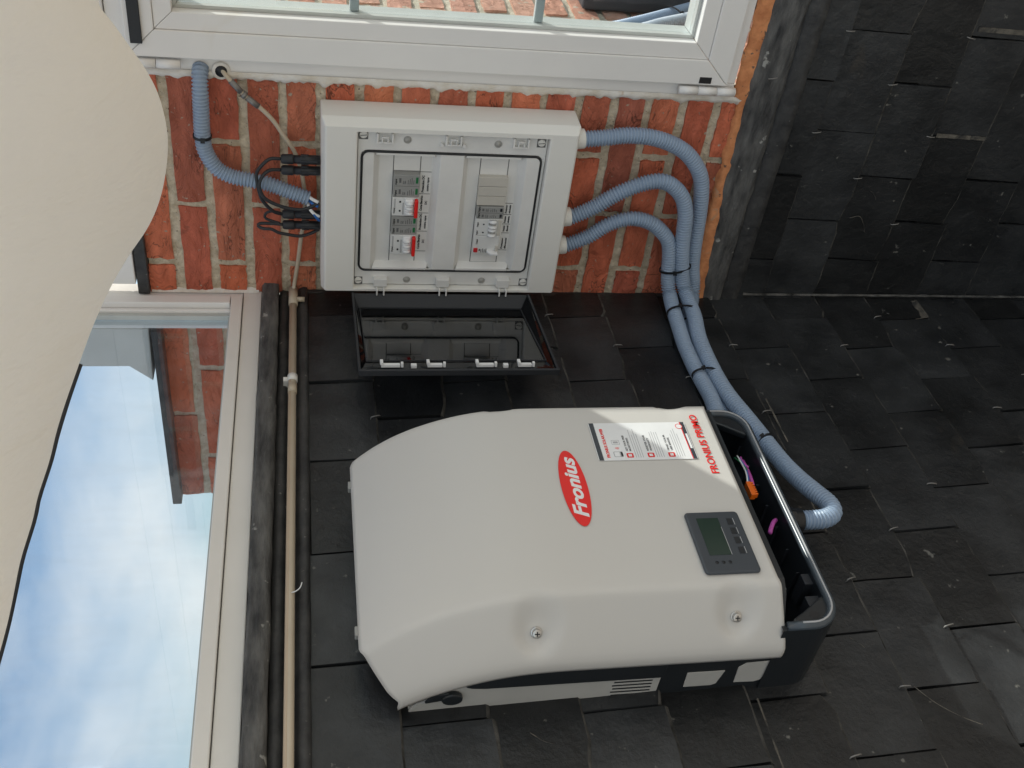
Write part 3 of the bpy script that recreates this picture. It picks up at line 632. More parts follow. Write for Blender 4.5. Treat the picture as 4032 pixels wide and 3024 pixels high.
m = MB(); m.box(-0.0752, -0.0725, -0.1615, -0.1715, Y1-0.0100, Y1-0.0015); m.build('test_button', 'red_dark', o, bevel=0.0008, label='square red test button')
m = MB()
for k in range(4): m.box(-0.0733, -0.0725, -0.1605, -(0.168+0.002*(k % 2)), Y1-0.0180-0.0034*k, Y1-0.0165-0.0034*k)
m.box(-0.0733, -0.0725, -0.1640, -0.1690, Y1-0.0155, Y1-0.0125); m.build('print', 'print_grey', o)
m = MB(); m.cyl((-0.0760, -0.1630, Y0+0.018), (-0.0760, -0.1670, Y0+0.018), 0.0080, 12); m.box(-0.0850, -0.0740, -0.1600, -0.1660, Y0+0.004, Y0+0.0200); m.build('toggle', 'white', o, bevel=0.0015)
m = MB(); m.box(-0.0765, -0.0725, -0.1600, -0.1780, Y0+0.0035, Y0+0.0095); m.build('toggle_block', 'module_beige', o, bevel=0.001)
XL = XR-0.0002
for d in (0.199, 0.284):
    text('label_print', 'Proteccion DC' if True else '', 0.0062, (XL, -(d+0.003), -0.2235), RT, UP, 'black', e, bold=0.00026, width=0.037)
    text('label_print', 'contra rayos', 0.0058, (XL, -(d+0.006), -0.2325), RT, UP, 'black', e, bold=0.00022, width=0.030)
for d in (0.153, 0.242):
    text('label_print', 'Corte Electrico', 0.0062, (XL, -(d+0.004), -0.2225), RT, UP, 'black', e, bold=0.00026, width=0.034)
    text('label_print', 'DC', 0.0058, (XL, -(d+0.018), -0.2315), RT, UP, 'black', e, bold=0.00022)
for d, wd in ((0.161, 0.026), (0.2025, 0.014), (0.2225, 0.016), (0.2450, 0.019)):
    text('label_print', 'Protector', 0.0052, (XL, -d, -0.3935), RT, UP, 'black', e, bold=0.00022, width=wd)
    text('label_print', 'sobretension' if d > .22 else 'diferencial', 0.0048, (XL, -d, -0.4005), RT, UP, 'black', e, bold=0.00022, width=wd)
# fixing screws, latch clips and holes on the plate rim
for d, z in ((0.4130, -0.1035), (0.4095, -0.4400), (0.0885, -0.1015), (0.0885, -0.4445)):
    m = MB(); m.box(PX-0.0004, PX+0.002, -(d-0.010), -(d+0.008), z-0.0085, z+0.0085); o = m.build('screw_pocket', 'print_grey', e)
    m = MB(); m.disc((PX-0.0030, -d, z), (1, 0, 0), 0.0073, 0.004, 18); s = m.build('screw', 'box_grey', e, bevel=0.0008)
    m = MB(); m.prism([(PX-0.0033, -d-0.0008, z-0.0062), (PX-0.0033, -d+0.0008, z-0.0062), (PX-0.0033, -d+0.0020, z+0.0062), (PX-0.0033, -d+0.0006, z+0.0062)], (0.001, 0, 0)); m.build('slot', 'print_grey', s)
def latch(d, z):
    m = MB(); x0, x1 = PX-0.0085, PX+0.001
    m.box(x0, x1, -(d-0.010), -(d+0.010), z+0.0120, z+0.0160); m.box(x0, x1, -(d-0.010), -(d+0.010), z-0.0160, z-0.0120)
    m.box(x0, x1, -(d-0.010), -(d-0.007), z-0.0119, z+0.0119); m.box(x0-0.002, x0+0.0015, -(d-0.008), -(d+0.002), z-0.0065, z-0.0040); m.box(x0-0.002, x0+0.0015, -(d-0.008), -(d+0.002), z+0.0040, z+0.0065); m.box(x0-0.002, x0+0.0015, -(d+0.0021), -(d+0.0050), z-0.0065, z+0.0065)
    return m.build('latch_clip', 'panel_grey', e, bevel=0.0008)
for z in (-0.143, -0.271, -0.400): latch(0.409, z)
for z in (-0.250, -0.292):
    m = MB(); m.prism([(PX-0.0005, -0.394, z-0.003), (PX-0.0005, -0.400, z-0.003), (PX-0.0005, -0.404, z+0.003), (PX-0.0005, -0.396, z+0.004)], (-0.006, 0, 0)); m.build('latch_pin', 'panel_grey', e, bevel=0.0006)
for d, z in ((0.405, -0.185), (0.403, -0.357), (0.0905, -0.200), (0.0905, -0.356)):
    m = MB(); m.tube([(PX-0.0006, -(d+0.0070*cos(a)), z+0.0070*sin(a)) for a in [2*pi*k/16 for k in range(16)]], 0.0007, 6, closed=True); m.disc((PX-0.0004, -d, z), (1, 0, 0), 0.0068, 0.001, 16); m.build('knock_out', 'base_grey', e)
for z in (-0.146, -0.274, -0.400):
    m = MB(); m.box(PX-0.012, PX, -0.080, -0.098, z-0.0135, z+0.0135)
    for s in (-0.0085, 0.0055): m.box(PX-0.024, PX-0.0105, -0.0725, -0.0795, z+s, z+s+0.003); m.box(PX-0.024, PX-0.021, -0.0660, -0.0724, z+s, z+s+0.003)
    m.build('hinge_clip', 'panel_grey', e, bevel=0.0008)
# the smoked door, swung out parallel to the slate wall
P0, P1 = V(-0.088, -0.066, 0), V(-0.398, -0.114, 0); ax = (P1-P0).normalized(); an = V(ax.y, -ax.x, 0)
if an.y > 0: an = -an                                                           # inner side faces the room
LEN = (P1-P0).length
def door_pt(a, z, h): q = P0+ax*a+an*h; return V(q.x, q.y, z)
def dbox(m, a0, a1, z0, z1, h0, h1): return m.prism([door_pt(a0, z0, h0), door_pt(a1, z0, h0), door_pt(a1, z1, h0), door_pt(a0, z1, h0)], an*(h1-h0))
def lid(off):                                                                    # rim rectangle, then the sunken pane rectangle (h < 0 is away from the room)
    r = [(0.0, -0.4545), (LEN, -0.4545), (LEN, -0.0915), (0.0, -0.0915)]; p = [(0.024, -0.4380), (LEN-0.028, -0.4380), (LEN-0.028, -0.1030), (0.024, -0.1030)]
    return [door_pt(a, z, 0.0) for a, z in r], [door_pt(a, z, -0.022 if a < 0.1 else 0.005) for a, z in p]
ro, pa = lid(0)
m = MB(); m.add(pa+[q-an*0.003 for q in pa], [(0, 1, 2, 3), (7, 6, 5, 4), (0, 4, 5, 1), (1, 5, 6, 2), (2, 6, 7, 3), (3, 7, 4, 0)]); door = m.build('door', 'smoked', e, label='smoked transparent door standing open')
m = MB(); a8 = ro+pa+[q-an*0.003 for q in ro]+[q-an*0.003 for q in pa]; fs = []
for i in range(4):
    j = (i+1) % 4; m.cur = 1 if i == 3 else 0
    m.add([a8[i], a8[j], a8[4+j], a8[4+i], a8[8+i], a8[8+j], a8[12+j], a8[12+i]], [(0, 1, 2, 3), (5, 4, 7, 6), (0, 4, 5, 1)])
m.build('door_wall', ['smoked', 'black_soft'], door)
m = MB(); dbox(m, LEN-0.002, LEN+0.004, -0.4575, -0.0885, -0.006, 0.006); m.build('door_edge', 'black_soft', door, bevel=0.001)
for z0 in (-0.4575, -0.0925): m = MB(); dbox(m, 0.002, LEN-0.003, z0, z0+0.004, -0.003, 0.003); m.build('door_rim', 'black_soft', door)
hh = lambda a: -0.0215 if a < 0.1 else 0.0055
m = MB(); m.ring([door_pt(a, z, hh(a)) for a, z in ((0.024, -0.438), (LEN-0.028, -0.438), (LEN-0.028, -0.103), (0.024, -0.103))], [door_pt(a, z, hh(a)) for a, z in ((0.026, -0.436), (LEN-0.030, -0.436), (LEN-0.030, -0.105), (0.026, -0.105))], an*0.0025); m.build('seal_ridge', 'black_soft', door)
for z0, z1 in ((-0.169, -0.127), (-0.246, -0.211), (-0.341, -0.301), (-0.412, -0.379)):
    m = MB(); dbox(m, LEN-0.016, LEN-0.009, z0+0.006, z1-0.002, 0.004, 0.010); dbox(m, LEN-0.019, LEN-0.007, z1-0.0055, z1, 0.0105, 0.016); dbox(m, LEN-0.016, LEN-0.009, z0, z0+0.0045, 0.004, 0.013); m.build('door_latch', 'white', door, bevel=0.0006)
for z0, z1 in ((-0.193, -0.183), (-0.362, -0.353)):
    m = MB(); dbox(m, LEN-0.016, LEN-0.008, z0, z1, 0.003, 0.009); m.build('door_stop', 'white', door)
# glands under the box
for d in (0.402, 0.226, 0.158):
    m = MB(); m.cyl((-0.036, -d, -0.5145), (-0.036, -d-0.002, -0.533), 0.0195, 18); m.build('gland', 'box_grey', e, bevel=0.002)

# ------------------------------------------------------------------ inverter
iv = thing('inverter', (-0.79, -0.10, -0.757), 'large grey solar inverter with red logo hung on the slate wall', 'inverter')
FZ = [(-0.05, 0.070), (-0.068, 0.090), (-0.088, 0.112), (-0.116, 0.136), (-0.146, 0.156), (-0.180, 0.173), (-0.220, 0.188), (-0.260, 0.1985), (-0.300, 0.2040), (-0.345, 0.2062), (-0.45, 0.2065), (-0.80, 0.2065)]
def FD(z):
    for (a, fa), (b, fb) in zip(FZ, FZ[1:]):
        if z >= b:
            t = min(1, max(0, (a-z)/(a-b))); return fa+(fb-fa)*t
    return FZ[-1][1]
def FDs(z): return sum(FD(z+k*0.006) for k in range(-3, 4))/7
CX = -0.79
half = [(0.2380, -0.112), (0.2400, -0.105), (0.2405, -0.096), (0.2395, -0.088), (0.2350, -0.078), (0.2290, -0.067)] + [(0.2290-0.0335*t/8, -0.067+0.0560*t/8) for t in range(1, 9)] + [(0.1925, -0.0062), (0.1890, -0.0025), (0.1840, -0.0006), (0.1780, 0.0)]
cols = [(CX-h, f) for h, f in half]+[(CX-0.178+0.356*t/10, 0.0008*sin(pi*t/10)) for t in range(1, 10)]+[(CX+h, f) for h, f in reversed(half)]
DENTS = [(-1.000, -0.304), (-0.997, -0.594), (2*CX+1.000, -0.304), (2*CX+0.997, -0.594)]
rows = 110; vs = []
for j in range(rows+1):
    v = j/rows
    for ci, (x, f) in enumerate(cols):
        k = 1.0 if min(ci, len(cols)-1-ci) < 3 else min(1, max(0, (abs(x-CX)-0.180)/0.060))
        zt = -0.066-0.047*k**1.15-0.006*max(0, (k-0.80)/0.20)**2; zb = -0.6535-0.016*k
        z = zt+(zb-zt)*v
        dep = FDs(z)+f
        dd = 0
        for dx_, dz_ in DENTS:
            r = math.hypot((x-dx_)*1.15, (z-dz_)*0.80)/0.031
            if r < 1: dd = max(dd, 0.0190*min(1.0, 1.9*(1-r)**1.3))
        vs.append((x, -dep+dd, z))
nc = len(cols); fs = [(j*nc+i, (j+1)*nc+i, (j+1)*nc+i+1, j*nc+i+1) for j in range(rows) for i in range(nc-1)]
m = MB(); m.smooth = True; m.add(vs, fs)
cover = m.build('cover', 'cover_grey', iv)
sd = cover.modifiers.new('thickness', 'SOLIDIFY'); sd.thickness = 0.0042; sd.offset = -1
for (dx_, dz_), sgn in zip(DENTS, (-1, -1, 1, 1)):
    nrm = V(0.86*sgn, -0.52, 0.0)
    xo = abs(dx_-CX); f = -0.067+0.056*min(1, max(0, (0.229-xo)/0.0335))
    p = V(dx_, -(FDs(dz_)+f)+0.0190, dz_)
    m = MB(); m.disc(p, nrm, 0.0085, 0.0018, 18); m.disc(p+nrm*0.0018, nrm, 0.0066, 0.0055, 16); s = m.build('screw', 'steel', cover, bevel=0.0008)
    m = MB(); a = p+nrm*0.0074; tg = V(0, 0, 1); sd_ = nrm.cross(tg).normalized()
    for u in (tg, sd_):
        w_ = nrm.cross(u).normalized(); m.prism([a-u*0.0036-w_*0.0008, a+u*0.0036-w_*0.0008, a+u*0.0036+w_*0.0008, a-u*0.0036+w_*0.0008], nrm*0.0002)
    m.build('drive', 'black', s)
for x in (-0.652, -0.937):
    m = MB(); m.box(x-0.008, x+0.008, -0.078, -0.089, -0.069, -0.0618); m.build('top_tab', 'module_grey', iv, bevel=0.0012)
# dark gasket frame below the cover
m = MB(); m.box(-1.020, -0.560, -0.1130, -0.122, -0.678, -0.640)
low = [(-1.0265, -0.124), (-0.986, -0.190), (-0.968, -0.2015), (-0.612, -0.2015), (-0.594, -0.190), (-0.5535, -0.124)]; lin = [(-1.018, -0.118), (-0.982, -0.180), (-0.965, -0.192), (-0.615, -0.192), (-0.598, -0.180), (-0.562, -0.118)]
m.ring([(a, b, -0.6660) for a, b in low], [(a, b, -0.6660) for a, b in lin], (0, 0, 0.0120)); m.build('gasket_frame', 'anthracite', iv, bevel=0.001)
# mounting plate with side cheeks (light grey)
m = MB()
for s in (1, -1):
    X0 = CX-s*0.230; side = [(0.0, -0.1345), (-0.004, -0.1345), (-0.012, -0.1375), (-0.022, -0.1460), (-0.028, -0.1570), (-0.034, -0.1640), (-0.064, -0.166), (-0.105, -0.190), (-0.108, -0.500), (-0.0045, -0.4995), (0.0, -0.4995)]
    m.prism([(X0, a, b) for a, b in side], (s*0.004, 0, 0))
m.box(-1.0155, -0.5645, -0.0015, -0.010, -0.4990, -0.1350); m.build('mounting_plate', 'base_grey', iv, bevel=0.0008)
m = MB(); m.box(-1.0150, -0.5650, -0.011, -0.095, -0.4980, -0.1750); m.build('heat_sink', 'anthracite', iv)
m = MB(); m.prism([(-1.0205, -0.0625, -0.2200), (-1.0205, -0.0660, -0.2120), (-1.0205, -0.0800, -0.2090), (-1.0205, -0.1000, -0.2500), (-1.0205, -0.1080, -0.3200), (-1.0205, -0.1080, -0.5020), (-1.0205, -0.0600, -0.5000), (-1.0205, -0.0600, -0.2400)], (-0.006, 0, 0)); m.build('side_trim', 'anthracite', iv, bevel=0.002)
m = MB(); m.prism([(-1.0205, -0.0420+0.0120*cos(a), -0.1940+0.0150*sin(a)) for a in [2*pi*k/18 for k in range(18)]], (-0.009, 0, 0)); m.prism([(-1.0205, -0.0390, -0.1880), (-1.0205, -0.0330, -0.1560), (-1.0205, -0.0540, -0.1680), (-1.0205, -0.0560, -0.1900)], (-0.006, 0, 0)); m.build('disconnect_knob', 'anthracite', iv, bevel=0.002)
for k in range(6):
    y = -0.0135-0.0080*k
    m = MB(); m.box(-1.0206, -1.0195, y, y-0.0026, -0.4880, -0.4300+0.002*(k % 2)); m.build('louvre_slot', 'black', iv)
# dark base with the opened connection bay
def U(off, top=-0.660):
    pts = []; x0, x1, zb, r = -1.022+off, -0.556-off, -0.7555+off, 0.045-off*0.6
    pts.append((x0, top))
    for k in range(9): a = radians(180+90*k/8); pts.append((x0+r+r*cos(a), zb+r+r*sin(a)))
    for k in range(9): a = radians(270+90*k/8); pts.append((x1-r+r*cos(a), zb+r+r*sin(a)))
    pts.append((x1, top)); return pts
m = MB(); o_, i_ = U(0.0), U(0.0130); n = len(o_)
vs = [(x, -0.150, z) for x, z in o_]+[(x, -0.150, z) for x, z in i_]+[(x, -0.006, z) for x, z in o_]+[(x, -0.020, z) for x, z in i_]; fs = []
for i in range(n-1): fs += [(i, i+1, n+i+1, n+i), (i, 2*n+i, 2*n+i+1, i+1), (n+i, n+i+1, 3*n+i+1, 3*n+i)]
m.add(vs, fs); m.build('connection_bay', 'anthracite', iv)
m = MB(); m.prism([(x, -0.018, z) for x, z in U(0.004, -0.500)], (0, 0.0165, 0)); m.build('base_back', 'anthracite', iv)
m = MB(); m.box(-1.0185, -1.0150, -0.004, -0.1120, -0.700, -0.5005); m.box(-0.5650, -0.5615, -0.004, -0.1120, -0.700, -0.5005); m.box(-1.0148, -0.5652, -0.0185, -0.1100, -0.6600, -0.5005); m.build('base_side', 'anthracite', iv, bevel=0.001)
rim = [(x, -0.152, z) for x, z in U(0.0065, -0.668)]
m = MB(); m.tube(rim, 0.0070, 10); m.build('bay_rim', 'rim_gloss', iv)
rim2 = [(x, -0.1588, z) for x, z in U(0.0075, -0.690)]
m = MB(); m.tube(rim2, 0.0016, 6); m.build('bay_seal', 'print_light', iv)
for s in (1, -1):
    x0 = CX+s*0.229
    m = MB(); m.prism([(x0, -0.151, -0.672), (x0-s*0.018, -0.151, -0.684), (x0-s*0.030, -0.151, -0.704), (x0-s*0.056, -0.151, -0.742), (x0-s*0.044, -0.151, -0.748), (x0-s*0.016, -0.151, -0.738), (x0-s*0.004, -0.151, -0.722)], (0, 0.012, 0)); lug = m.build('fixing_lug', 'anthracite', iv, bevel=0.003)
    m = MB(); m.prism([(x0-s*0.022+0.0065*cos(a), -0.1513, -0.717+0.0085*sin(a)) for a in [2*pi*k/16 for k in range(16)]], (0, 0.0004, 0)); m.build('lug_hole', 'black', lug)
for k in range(9): m = MB(); m.box(-0.99+0.047*k, -0.988+0.047*k, -0.030, -0.120, -0.748, -0.738); m.build('bay_rib', 'black_soft', iv)
m = MB(); m.box(-0.985, -0.955, -0.06, -0.140, -0.748, -0.722); m.build('bay_post', 'black_soft', iv, bevel=0.001)
m = MB(); m.box(-0.935, -0.915, -0.09, -0.142, -0.748, -0.730); m.build('bay_post', 'black_soft', iv, bevel=0.001)
m = MB()
for k in range(5): m.box(-0.95+0.02*k, -0.941+0.02*k, -0.150, -0.1525, -0.6905, -0.688)
m.build('bay_mark', 'print_light', iv)
m = MB(); m.box(-0.760, -0.730, -0.142, -0.154, -0.710, -0.7015)
for k in range(6): m.box(-0.758+0.0050*k, -0.7555+0.0050*k, -0.143, -0.153, -0.7145, -0.7105)
m.build('terminal_block', 'orange', iv, bevel=0.0008, label='orange terminal plug inside the open bay')
for pts, mt, r in (([(-0.735, -0.150, -0.707), (-0.712, -0.150, -0.712), (-0.690, -0.146, -0.716), (-0.668, -0.142, -0.716), (-0.655, -0.132, -0.722)], 'wire_blue', 0.0016), ([(-0.737, -0.152, -0.703), (-0.715, -0.154, -0.708), (-0.692, -0.150, -0.711), (-0.668, -0.146, -0.712), (-0.652, -0.136, -0.717)], 'white', 0.0014),
                   ([(-0.726, -0.140, -0.719), (-0.708, -0.138, -0.722), (-0.690, -0.134, -0.725), (-0.668, -0.130, -0.727), (-0.650, -0.120, -0.733)], 'wire_pink', 0.0036), ([(-0.690, -0.145, -0.722), (-0.676, -0.142, -0.718), (-0.660, -0.138, -0.721), (-0.650, -0.128, -0.727)], 'wire_pink', 0.0020),
                   ([(-0.838, -0.150, -0.706), (-0.825, -0.146, -0.714), (-0.808, -0.140, -0.726), (-0.795, -0.130, -0.738)], 'wire_pink', 0.0036), ([(-0.700, -0.149, -0.716), (-0.684, -0.148, -0.712), (-0.664, -0.142, -0.708), (-0.655, -0.130, -0.712)], 'green', 0.0013)):
    m = MB(); m.tube(catmull(pts, 0.004), r, 8); m.build('data_wire', mt, iv)
m = MB(); m.cyl((-0.771, -0.100, -0.7555), (-0.771, -0.100, -0.800), 0.0195, 18); m.cyl((-0.771, -0.100, -0.7740), (-0.771, -0.100, -0.7860), 0.0225, 8); m.build('bay_gland', 'black', iv, bevel=0.001)
for zz in ([(-0.0590, -0.5385), (-0.0590, -0.5970), (-0.0270, -0.5900), (-0.0235, -0.5820), (-0.0235, -0.5400)], [(-0.0650, -0.6160), (-0.0745, -0.6260), (-0.0770, -0.6690), (-0.0300, -0.6600), (-0.0260, -0.6500), (-0.0270, -0.6180)]):
    m = MB(); m.prism([(-1.0188, a, b) for a, b in zz], (-0.0016, 0, 0)); m.build('side_panel', 'base_grey', iv, bevel=0.0012)
# display
YF = -0.2068
m = MB(); m.prism([(u, YF, v) for u, v in rrect(-0.9625, -0.8465, -0.6305, -0.5465, 0.006)], (0, -0.0060, 0)); dp = m.build('display_panel', 'display_grey', iv, bevel=0.0028, seg=3)
YD = YF-0.0062
m = MB(); m.prism([(-0.9305, YD, -0.5950), (-0.8600, YD, -0.5955), (-0.8600, YD, -0.5615), (-0.9305, YD, -0.5615)], (0, -0.0003, 0)); m.build('screen', 'lcd', dp)
m = MB(); m.box(-0.9305, -0.8780, YD-0.0001, YD-0.0006, -0.5958, -0.5951); m.build('screen_edge', 'print_light', dp)
for x in (-0.868, -0.886, -0.904, -0.923):
    m = MB(); m.box(x-0.0062, x+0.0062, YD+0.0002, YD-0.0005, -0.6165, -0.6080); b_ = m.build('button', 'anthracite', dp, bevel=0.0004)
    m = MB(); m.box(x-0.0062, x+0.0062, YD-0.0002, YD-0.0006, -0.6188, -0.6180); m.build('button_mark', 'print_light', b_)
for z in (-0.568, -0.578, -0.588):
    m = MB(); m.disc((-0.9440, YD+0.0002, z), (0, -1, 0), 0.0027, 0.0005, 14); m.build('led_hole', 'black', dp)
# logo
YL = -0.2081
NX = (1, 0, 0); NZ = (0, 0, 1)
m = MB(); m.prism([(-0.7845+0.0785*cos(a), YL, -0.3925+0.0205*sin(a)+0.0000) for a in [2*pi*k/48 for k in range(48)]], (0, -0.0006, 0)); lg = m.build('logo', 'red', iv, label='red oval logo with white lettering')
text('lettering', 'Fronius', 0.0290, (-0.8475, YL-0.0008, -0.4020), NX, NZ, 'white', lg, bold=0.0009, shear=0.32, width=0.126)
text('model_lettering', 'FRONIUS PRIMO', 0.0175, (-0.7635, YL, -0.6315), NX, NZ, 'red', iv, bold=0.0002, width=0.136)
# sticker
st = MB(); st.prism([(u, YL, v) for u, v in rrect(-0.7300, -0.6440, -0.6060, -0.4430, 0.003)], (0, -0.0004, 0)); st = st.build('sticker', 'white', iv, label='white user-guide sticker with dark bands at both ends')
YS = YL-0.0005
for a_, b_ in ((-0.4515, -0.4440), (-0.6050, -0.5990)): m = MB(); m.box(-0.7298, -0.6442, YS, YS-0.0001, a_, b_); m.build('band', 'display_grey', st)
m = MB(); m.box(-0.7298, -0.6442, YS-0.00004, YS-0.00014, -0.5988, -0.5974); m.build('red_line', 'red', st)
text('print', 'FRONIUS SOLAR.WEB', 0.0068, (-0.7240, YS, -0.4630), NX, NZ, 'red', st, bold=0.00022, width=0.066)
m = MB(); m.ring([(u, YS, v) for u, v in rrect(-0.7225, -0.7105, -0.4850, -0.4700, 0.002)], [(u, YS, v) for u, v in rrect(-0.7215, -0.7115, -0.4820, -0.4712, 0.0015)], (0, -0.0001, 0)); m.box(-0.7215, -0.7115, YS, YS-0.0001, -0.4848, -0.4800); m.ring([(u, YS, v) for u, v in rrect(-0.6945, -0.6845, -0.4850, -0.4720, 0.001)], [(u, YS, v) for u, v in rrect(-0.6938, -0.6852, -0.4843, -0.4727, 0.0008)], (0, -0.0001, 0)); m.box(-0.6915, -0.6875, YS, YS-0.0001, -0.4825, -0.4745); m.build('print', 'print_light', st)
m = MB()
for r in (0.0020, 0.0036, 0.0052): m.tube([(-0.7065+r*cos(a), YS, -0.4785+r*sin(a)) for a in [radians(-45+90*k/6) for k in range(7)]], 0.0004, 4)
m.build('print', 'red', st)
for k, (a, b) in enumerate((('GET YOUR FREE', 'MONITORING'), ('REGISTER YOUR', 'WARRANTY'), ('FIND YOUR', 'USER MANUAL'))):
    z = -0.4950-0.0345*k
    m = MB(); m.prism([(u, YS, v) for u, v in rrect(-0.7245, -0.7145, z-0.0065, z+0.0045, 0.0015)], (0, -0.0001, 0)); ic = m.build('icon', 'red', st)
    m = MB(); m.box(-0.7222, -0.7168, YS-0.00015, YS-0.0002, z-0.0038, z+0.0018); m.build('icon_mark', 'white', ic)
    text('print', a, 0.0046, (-0.7100, YS, z), NX, NZ, 'print_grey', st, bold=0.0001, width=0.036)
    text('print', b, 0.0046, (-0.7100, YS, z-0.0055), NX, NZ, 'print_grey', st, bold=0.0001, width=0.030)
    m = MB()
    for q in range(4):
        random.seed(k*9+q); m.box(-0.7245, -0.7245+random.uniform(0.05, 0.066), YS, YS-0.0001, z-0.0108-0.0038*q, z-0.0100-0.0038*q)
    m.build('print', 'print_light', st)
m = MB(); m.ring([(-0.6545+0.0060*cos(a), YS-0.0002, -0.5945+0.0060*sin(a)) for a in [2*pi*k/20 for k in range(20)]], [(-0.6545+0.0050*cos(a), YS-0.0002, -0.5945+0.0050*sin(a)) for a in [2*pi*k/20 for k in range(20)]], (0, -0.0001, 0)); m.build('round_mark', 'red', st)
m = MB(); m.prism([(-0.6545+0.0050*cos(a), YS-0.00012, -0.5945+0.0050*sin(a)) for a in [2*pi*k/20 for k in range(20)]], (0, -0.0001, 0)); m.build('round_mark', 'white', st)
m = MB(); m.box(-0.7060, -0.6720, YS-0.00012, YS-0.0002, -0.6040, -0.6005); m.build('web_tag', 'white', st)
random.seed(11)

# ------------------------------------------------------------------ corrugated conduits
def conduit(path, r, mat, label, group=None, pitch=0.0064, seg=20):
    pts = catmull(path, pitch/6); rs = [r*(1-0.23*(0.5-0.5*cos(2*pi*i/6))**1.3) for i in range(len(pts))]
    m = MB(); m.tube(pts, rs, seg); 
    return m.build('corrugated_conduit', mat, label=label, cat='conduit', **({'group': group} if group else {}))
RC = 0.0167
A = [(-0.036, -0.402, -0.528), (-0.036, -0.407, -0.572), (-0.034, -0.413, -0.621), (-0.033, -0.410, -0.672), (-0.032, -0.397, -0.716), (-0.031, -0.377, -0.752), (-0.030, -0.348, -0.780), (-0.029, -0.321, -0.796), (-0.028, -0.286, -0.806), (-0.027, -0.246, -0.813), (-0.026, -0.203, -0.818), (-0.026, -0.148, -0.824), (-0.026, -0.100, -0.832), (-0.030, -0.060, -0.842), (-0.045, -0.034, -0.842), (-0.090, -0.020, -0.826), (-0.160, -0.017, -0.812), (-0.240, -0.017, -0.802), (-0.330, -0.017, -0.798), (-0.420, -0.018, -0.794), (-0.50, -0.020, -0.775), (-0.60, -0.024, -0.735)]
B = [(-0.036, -0.224, -0.530), (-0.040, -0.252, -0.575), (-0.044, -0.289, -0.621), (-0.046, -0.314, -0.668), (-0.047, -0.322, -0.706), (-0.047, -0.309, -0.736), (-0.048, -0.284, -0.760), (-0.049, -0.248, -0.774), (-0.050, -0.206, -0.780), (-0.050, -0.170, -0.785), (-0.050, -0.123, -0.795), (-0.052, -0.088, -0.804), (-0.062, -0.066, -0.812), (-0.092, -0.054, -0.816), (-0.140, -0.048, -0.816), (-0.215, -0.044, -0.806), (-0.315, -0.042, -0.806), (-0.388, -0.043, -0.812), (-0.458, -0.048, -0.824), (-0.530, -0.055, -0.834), (-0.600, -0.064, -0.842), (-0.655, -0.078, -0.848), (-0.700, -0.090, -0.857), (-0.735, -0.098, -0.866), (-0.758, -0.100, -0.862), (-0.769, -0.100, -0.843), (-0.771, -0.100, -0.822), (-0.771, -0.100, -0.803)]
Cn = [(-0.036, -0.156, -0.530), (-0.038, -0.181, -0.577), (-0.040, -0.213, -0.616), (-0.042, -0.230, -0.660), (-0.043, -0.223, -0.702), (-0.044, -0.203, -0.732), (-0.044, -0.177, -0.754), (-0.045, -0.143, -0.764), (-0.046, -0.104, -0.770), (-0.050, -0.072, -0.776), (-0.066, -0.052, -0.780), (-0.108, -0.044, -0.778), (-0.160, -0.039, -0.776), (-0.218, -0.036, -0.773), (-0.284, -0.034, -0.774), (-0.336, -0.034, -0.777), (-0.395, -0.034, -0.780), (-0.47, -0.033, -0.772), (-0.56, -0.030, -0.740), (-0.66, -0.028, -0.71)]
GR = 'blue corrugated conduits'
conduit(A, RC, 'conduit_blue', 'blue corrugated conduit leaving the outer lower corner of the fuse box', GR)
conduit(B, RC, 'conduit_blue', 'long blue corrugated conduit curling up into the inverter from below', GR)
conduit(Cn, RC*0.97, 'conduit_blue', 'blue corrugated conduit with the smallest bend, nearest the slate corner', GR)
T = [(0.012, -0.498, 0.184), (-0.012, -0.486, 0.1855), (-0.024, -0.461, 0.186), (-0.026, -0.419, 0.187), (-0.026, -0.373, 0.188), (-0.026, -0.341, 0.184), (-0.028, -0.310, 0.167), (-0.030, -0.294, 0.140), (-0.032, -0.288, 0.106), (-0.034, -0.282, 0.072), (-0.037, -0.270, 0.037), (-0.040, -0.256, -0.004)]
conduit(T, 0.0152, 'conduit_blue', 'blue corrugated conduit running from the barred window down to the top of the fuse box', GR)
conduit([(0.16, -0.5, -0.30), (0.20, -0.5, -0.44), (0.277, -0.500, -0.62), (0.333, -0.500, -0.716), (0.401, -0.500, -0.814), (0.440, -0.500, -0.868)], 0.0150, 'conduit_blue', 'blue conduit on the sunlit brick behind the barred window', GR)
conduit([(0.14, -0.502, -0.40), (0.20, -0.502, -0.56), (0.279, -0.502, -0.702), (0.323, -0.502, -0.766), (0.361, -0.502, -0.830), (0.372, -0.502, -0.848)], 0.0155, 'conduit_grey', 'pale grey conduit behind the barred window, lower of the two', None)
conduit([(0.440, -0.500, -0.868), (0.475, -0.500, -0.895), (0.53, -0.500, -0.915), (0.62, -0.500, -0.93)], 0.0140, 'conduit_cream', 'cream conduit end above, behind the barred window corner', None)
conduit([(0.372, -0.502, -0.848), (0.405, -0.502, -0.880), (0.45, -0.502, -0.912), (0.55, -0.502, -0.95)], 0.0150, 'conduit_cream', 'cream conduit end lying lowest behind the barred window corner', None)
m = MB(); m.box(0.46, 0.80, -0.474, -0.56, -0.885, -0.62); m.prism([(0.50, -0.474, -0.886), (0.80, -0.474, -0.886), (0.80, -0.474, -1.1), (0.56, -0.474, -1.1)], (0, -0.05, 0)); m.build('junction_box', 'display_grey', bevel=0.006, label='dark box on the sunlit brick behind the barred window', cat='box')

